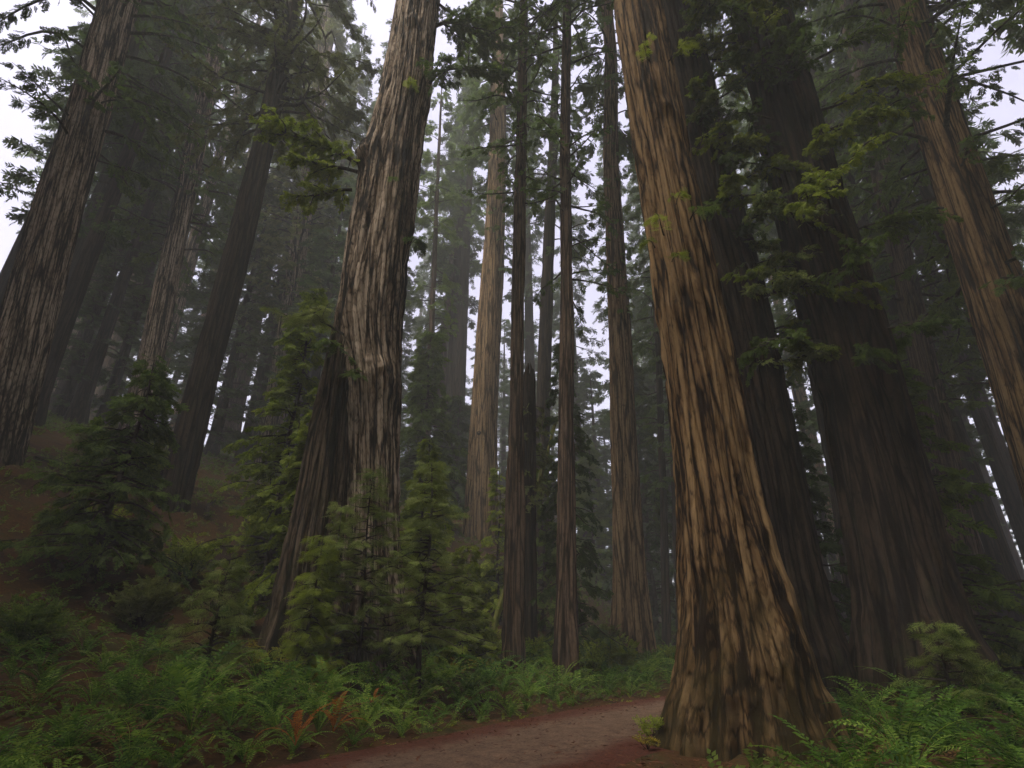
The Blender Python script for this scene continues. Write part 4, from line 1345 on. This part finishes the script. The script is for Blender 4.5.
# ------------------------------------------------------------------ shrubs and small plants
def shrub_mesh(name, seed, Rr, Hh, nst, leaf, kind='broad', size=0.3, nsp=9):
    woods, PP, XX, SS = [], [], [], []
    for k in range(nst):
        a = rng.uniform(0, 6.28)
        sp = rng.uniform(0.1, 0.9)
        d = np.array([math.cos(a) * sp * Rr / Hh, math.sin(a) * sp * Rr / Hh, 1.0])
        w, p, X, s = branch(np.zeros(3), d, Hh * rng.uniform(0.6, 1.1) / np.linalg.norm(d) * 1.1, 0.15, nsp, size, r0=0.012, hang=0.1, t0=0.2, spread=0.9)
        woods.append(w)
        PP.append(p); XX.append(X); SS.append(s)
    P, X, S = np.concatenate(PP), np.concatenate(XX), np.concatenate(SS)
    lv, lf = sprays_to_mesh(kind, P, X, rng.normal(0, 0.6, len(P)), S)
    wv, wf = join(woods)
    return mesh_np(name, [(wv, wf, 0), (lv, lf, 1)], [M['twig'], leaf])


SH = [shrub_mesh('shrub', 1, 0.9, 1.3, 34, M['leaf_bright'], size=0.26, nsp=12), shrub_mesh('shrub', 2, 1.1, 1.0, 34, M['leaf_mid'], size=0.28, nsp=12), shrub_mesh('shrub', 3, 0.8, 1.6, 34, M['leaf_bright'], kind='fine', size=0.4, nsp=12), shrub_mesh('shrub', 4, 1.2, 1.1, 40, M['leaf_olive'], kind='fine', size=0.36, nsp=12)]


def shrub(x, y, k, s, label, group=None):
    o = bpy.data.objects.new('shrub', SH[k])
    COL.objects.link(o)
    o.location = (x, y, g1(x, y) - 0.05)
    o.rotation_euler = (0, 0, rng.uniform(0, 6.28))
    o.scale = (s, s, s)
    tag(o, label, 'shrub', group)


def px_x(px, Y, z=1.0):
    return (px - 512) / F * (Y * CT + (z - 1.6) * ST)


shrub(px_x(488, 21), 21, 0, 1.1, 'yellow green leafy shrub just left of the left slim trunk')
shrub(px_x(470, 24), 24, 3, 1.2, 'olive shrub on the leaf strewn slope below the thick pale trunk')
shrub(px_x(494, 30, 5), 30, 2, 1.5, 'tall bright shrub at the foot of the thick pale trunk, beside the mossy pole')
shrub(px_x(398, 19), 19, 1, 0.9, 'dark green shrub against the right foot of the split redwood')
shrub(px_x(538, 22), 22, 0, 1.1, 'leafy green shrub in front of the broken snag')
shrub(px_x(548, 25), 25, 1, 1.2, 'dark leafy shrub behind the right slim trunk')
shrub(px_x(590, 21.5), 21.5, 0, 1.2, 'bright shrub just right of the right slim trunk')
shrub(px_x(603, 25), 25, 3, 1.4, 'olive shrub against the left foot of the straight tan redwood')
shrub(px_x(622, 23.5), 23.5, 2, 0.9, 'feathery green shrub in front of the straight tan redwood')
shrub(px_x(650, 24.5), 24.5, 1, 1.0, 'low dark shrub right of the straight tan redwood, above the road bend')
shrub(px_x(672, 26.0), 26.0, 0, 0.9, 'low bright shrub at the road bend by the edge of the massive redwood')
for (px, Y, k, s) in [(20, 13, 1, 1.2), (60, 19, 0, 1.3), (130, 16, 3, 1.2), (170, 20, 0, 1.4), (230, 18, 1, 1.2), (245, 24, 2, 1.6), (110, 24, 2, 1.6), (35, 26, 3, 1.7)]:
    shrub(px_x(px, Y), Y, k, s, 'leafy shrub on the bank far left of the split redwood', 'shrubs far left of the split redwood')
for (px, Y, k, s) in [(840, 18, 1, 1.2), (870, 22, 0, 1.3), (940, 20, 3, 1.3), (985, 13, 1, 1.1), (1010, 19, 0, 1.4), (815, 24, 2, 1.5), (905, 25, 1, 1.6)]:
    shrub(px_x(px, Y), Y, k, s, 'leafy shrub on the shaded flat ground around the blackish redwood', 'shrubs around the blackish redwood')


def herb(px, Y, H, n, leaf, label, name, size, z=None, kind='broad', lean=0.5):
    x = px_x(px, Y, 0.3)
    z0 = g1(x, Y)
    rt = thing(name, label, 'plant', (x, Y, z0))
    woods, PP, XX, SS = [], [], [], []
    for k in range(n):
        a = rng.uniform(0, 6.28)
        w, p, X, s = branch(np.zeros(3), np.array([math.cos(a) * lean, math.sin(a) * lean, 1.0]), H * rng.uniform(0.6, 1.1), 0.3, 7, size, r0=0.008, hang=0.2, t0=0.25)
        woods.append(w)
        PP.append(p); XX.append(X); SS.append(s)
    wv, wf = join(woods)
    link('stem', mesh_np('stem', [(wv, wf, 0)], [M['twig']]), rt)
    P, X, S = np.concatenate(PP), np.concatenate(XX), np.concatenate(SS)
    lv, lf = sprays_to_mesh(kind, P, X, rng.normal(0, 0.5, len(P)), S)
    link('foliage', mesh_np('foliage', [(lv, lf, 0)], [M[leaf]]), rt)


herb(651, 11.0, 0.62, 12, 'leaf_bright', 'little green seedling at the left foot of the massive redwood, by the road', 'seedling', 0.2, lean=0.35)
herb(646, 10.55, 0.3, 6, 'leaf_yellow', 'tiny yellowed seedling just below the green one by the road', 'seedling', 0.14)
herb(268, 15.2, 1.3, 7, 'leaf_yellow', 'plant with bright yellow leaves left of the split redwood base', 'yellow_leaf_plant', 0.26)
herb(297, 13.4, 0.9, 5, 'leaf_yellow', 'low plant with a few yellow leaves among the ferns below the split redwood', 'yellow_leaf_plant', 0.2)
herb(463, 18.8, 0.9, 8, 'leaf_yellow', 'golden leaved plant on the slope right of the thin stemmed sapling', 'yellow_leaf_plant', 0.2)
herb(492, 19.3, 0.8, 7, 'leaf_yellow', 'golden green plant at the left foot of the left slim trunk', 'yellow_leaf_plant', 0.2)

# ------------------------------------------------------------------ ground cover, countless
def cover(name, n, xr, yr, cond, kind, size, leaf, flat=0.5, lift=0.02):
    x = rng.uniform(*xr, n)
    y = rng.uniform(*yr, n)
    d = road_d(x, y)
    k = cond(x, y, d)
    x, y = x[k], y[k]
    z = gz(x, y) + lift
    m = len(x)
    a = rng.uniform(0, 6.28, m)
    X = np.stack([np.cos(a), np.sin(a), rng.uniform(0, flat, m)], 1)
    lv, lf = sprays_to_mesh(kind, np.stack([x, y, z], 1), X, rng.normal(0, 0.4, m), size * rng.uniform(0.6, 1.3, m))
    o = link(name, mesh_np(name, [(lv, lf, 0)], [leaf]))
    return tag(o, kind='stuff')


tag(cover('undergrowth', 46000, (-45, 40), (4, 60), lambda x, y, d: ((d > RW + 0.15) | (d < -RW - 1.5)) & (vn(x * 0.35, y * 0.35, 0, 91) > 0.30), 'broad', 0.34, M['leaf_mid'], flat=1.1),
    'low green undergrowth covering the forest floor', 'undergrowth', kind='stuff')
tag(cover('roadside_moss', 3000, (-10, 14), (5, 26), lambda x, y, d: (d > RW - 0.1) & (d < RW + 1.0 + 0.5 * vn(x, y, 0, 33)), 'broad', 0.17, M['leaf_bright'], flat=0.7),
    'yellow green low growth along the road edge', 'ground cover', kind='stuff')
# needle litter on the road strips and slope
n = 60000
x = rng.uniform(-12, 13, n)
y = rng.uniform(6, 28, n)
d = road_d(x, y)
keep = ((np.abs(d) < RW + 0.5) & (np.abs(d) > RW - 0.2 - 1.9 * rng.random(n) ** 1.6)) | ((d < -RW) & (np.hypot(x - TR[3][0], y - 11) < 3.4)) | ((d > RW + 2) & (d < RW + 11) & (rng.random(n) < 0.5))
x, y, d = x[keep], y[keep], d[keep]
z = np.where(np.abs(d) < RW + 0.12, 0.012 + 0.035 * (1 - (d / RW) ** 2), gz(x, y) + 0.01)
m = len(x)
tv = kite(np.array([-0.5, 0, 0.0]), np.array([1.0, 0, 0]), 1.0, 0.28)
tf = np.array([[0, 1, 2, 3]])
a = rng.uniform(0, 6.28, m)
X = np.stack([np.cos(a), np.sin(a), rng.normal(0, 0.15, m)], 1)
lv, lf = place(tv, tf, frames(X, np.tile([[0, 0, 1.0]], (m, 1)), rng.normal(0, 0.3, m)) * (rng.uniform(0.03, 0.14, m))[:, None, None], np.stack([x, y, z], 1))
tag(link('leaf_litter', mesh_np('leaf_litter', [(lv, lf, 0)], [M['duff_leaf']])), 'fallen red brown needles and leaves along the road', 'leaf litter', kind='stuff')

# fallen limbs on the slope
for i, (px, Y, L, a) in enumerate([(60, 22, 3.2, 0.3), (150, 19, 2.6, 2.2), (215, 23, 3.4, 1.1), (30, 17, 2.2, 2.7), (110, 27, 4.0, 0.1), (180, 26, 3.0, 1.9), (240, 20, 2.4, 0.7), (10, 24, 3.6, 1.5)]):
    x = px_x(px, Y)
    t = np.linspace(-0.5, 0.5, 24)
    X_ = x + np.cos(a) * L * t + 0.12 * np.sin(t * 7 + i)
    Y_ = Y + np.sin(a) * L * t + 0.12 * np.cos(t * 6 + i)
    P = np.stack([X_, Y_, gz(X_, Y_) + 0.09 + 0.04 * np.sin(t * 9)], 1)
    c0 = np.array([x, Y, g1(x, Y)])
    v, f = tube(P - c0, 0.085 * (1 - 0.55 * (t + 0.5)) * (1 + 0.25 * vn(t * 20, i, 0, 3)), 8)
    parts = [(v, f)]
    for q in (5, 9, 14, 18):
        d = np.array([rng.normal(), rng.normal(), 0.6])
        d /= np.linalg.norm(d)
        parts.append(tube(P[q] - c0 + d * np.linspace(0, rng.uniform(0.3, 0.8), 5)[:, None], 0.025 * np.linspace(1, 0.3, 5), 5))
    v, f = join(parts)
    tag(link('fallen_branch', mesh_np('fallen_branch', [(v, f, 0)], [M['twig']]), loc=tuple(c0)), 'bare fallen limb lying on the slope far left of the split redwood', 'branch', 'fallen limbs on the left slope')

# ------------------------------------------------------------------ mist
hz = bpy.data.meshes.new('haze')
x0, x1, y0, y1, z0, z1 = -195, 195, -65, 275, -1.5 + min(0, GZ.min()), max(100.0, GZ.max() + 2) + 2
hv = [(x, y, z) for z in (z0, 135.0) for y in (y0, y1) for x in (x0, x1)]
hz.from_pydata(hv, [], [(0, 2, 3, 1), (4, 5, 7, 6), (0, 1, 5, 4), (2, 6, 7, 3), (0, 4, 6, 2), (1, 3, 7, 5)])
hm, nt, nd, lk = newmat('mist')
pv = N(nd, 'ShaderNodeVolumePrincipled')
pv.inputs['Color'].default_value = (0.945, 0.95, 0.925, 1)
pv.inputs['Density'].default_value = 0.0031
pv.inputs['Anisotropy'].default_value = 0.0
o = N(nd, 'ShaderNodeOutputMaterial')
lk.new(pv.outputs[0], o.inputs['Volume'])
hz.materials.append(hm)
tag(link('haze', hz), 'pale mist hanging through the forest', 'mist', kind='stuff')

# ------------------------------------------------------------------ light
w = bpy.data.worlds.new('World')
SC.world = w
w.use_nodes = True
nt = w.node_tree
nt.nodes.clear()
SUN_EL, SUN_AZ = R(66), R(222)          # azimuth clockwise from +Y: behind the camera, to the left
sky = nt.nodes.new('ShaderNodeTexSky')
sky.sky_type = 'NISHITA'
sky.sun_disc = False
sky.sun_elevation = SUN_EL
sky.sun_rotation = SUN_AZ
sky.dust_density = 4.0
hs = nt.nodes.new('ShaderNodeHueSaturation')
hs.inputs['Hue'].default_value = 0.56
hs.inputs['Saturation'].default_value = 0.55
bg = nt.nodes.new('ShaderNodeBackground')
bg.inputs['Strength'].default_value = 0.15
ow = nt.nodes.new('ShaderNodeOutputWorld')
nt.links.new(sky.outputs[0], hs.inputs['Color'])
nt.links.new(hs.outputs[0], bg.inputs['Color'])
nt.links.new(bg.outputs[0], ow.inputs['Surface'])
sl = bpy.data.lights.new('sun', 'SUN')
sl.energy = 0.9
sl.angle = R(20)
sl.color = (1.0, 0.94, 0.86)
so_ = bpy.data.objects.new('sun', sl)
COL.objects.link(so_)
sdir = Vector((math.sin(SUN_AZ) * math.cos(SUN_EL), math.cos(SUN_AZ) * math.cos(SUN_EL), math.sin(SUN_EL)))
so_.rotation_euler = sdir.to_track_quat('Z', 'Y').to_euler()
so_.location = sdir * 60

# ------------------------------------------------------------------ camera and render settings
cam = bpy.data.cameras.new('camera')
cam.sensor_width = 36
cam.lens = F / 1024 * 36
cam.clip_start = 0.1
cam.clip_end = 1500
co = bpy.data.objects.new('camera', cam)
COL.objects.link(co)
co.location = EYE
co.rotation_euler = (R(90) + TH, 0, 0)
SC.camera = co
vs_ = SC.view_settings
vs_.view_transform = 'Standard'
vs_.look = 'None'
vs_.gamma = 1
vs_.exposure = 1.62
vs_.use_curve_mapping = False
SC.render.engine = 'CYCLES'
cy = SC.cycles
cy.use_denoising = True
cy.denoising_prefilter = 'NONE'
cy.use_adaptive_sampling = False
cy.max_bounces = 6
cy.diffuse_bounces = 3
cy.glossy_bounces = 1
cy.transmission_bounces = 3
cy.volume_bounces = 1
cy.transparent_max_bounces = 4
SC.render.use_persistent_data = False
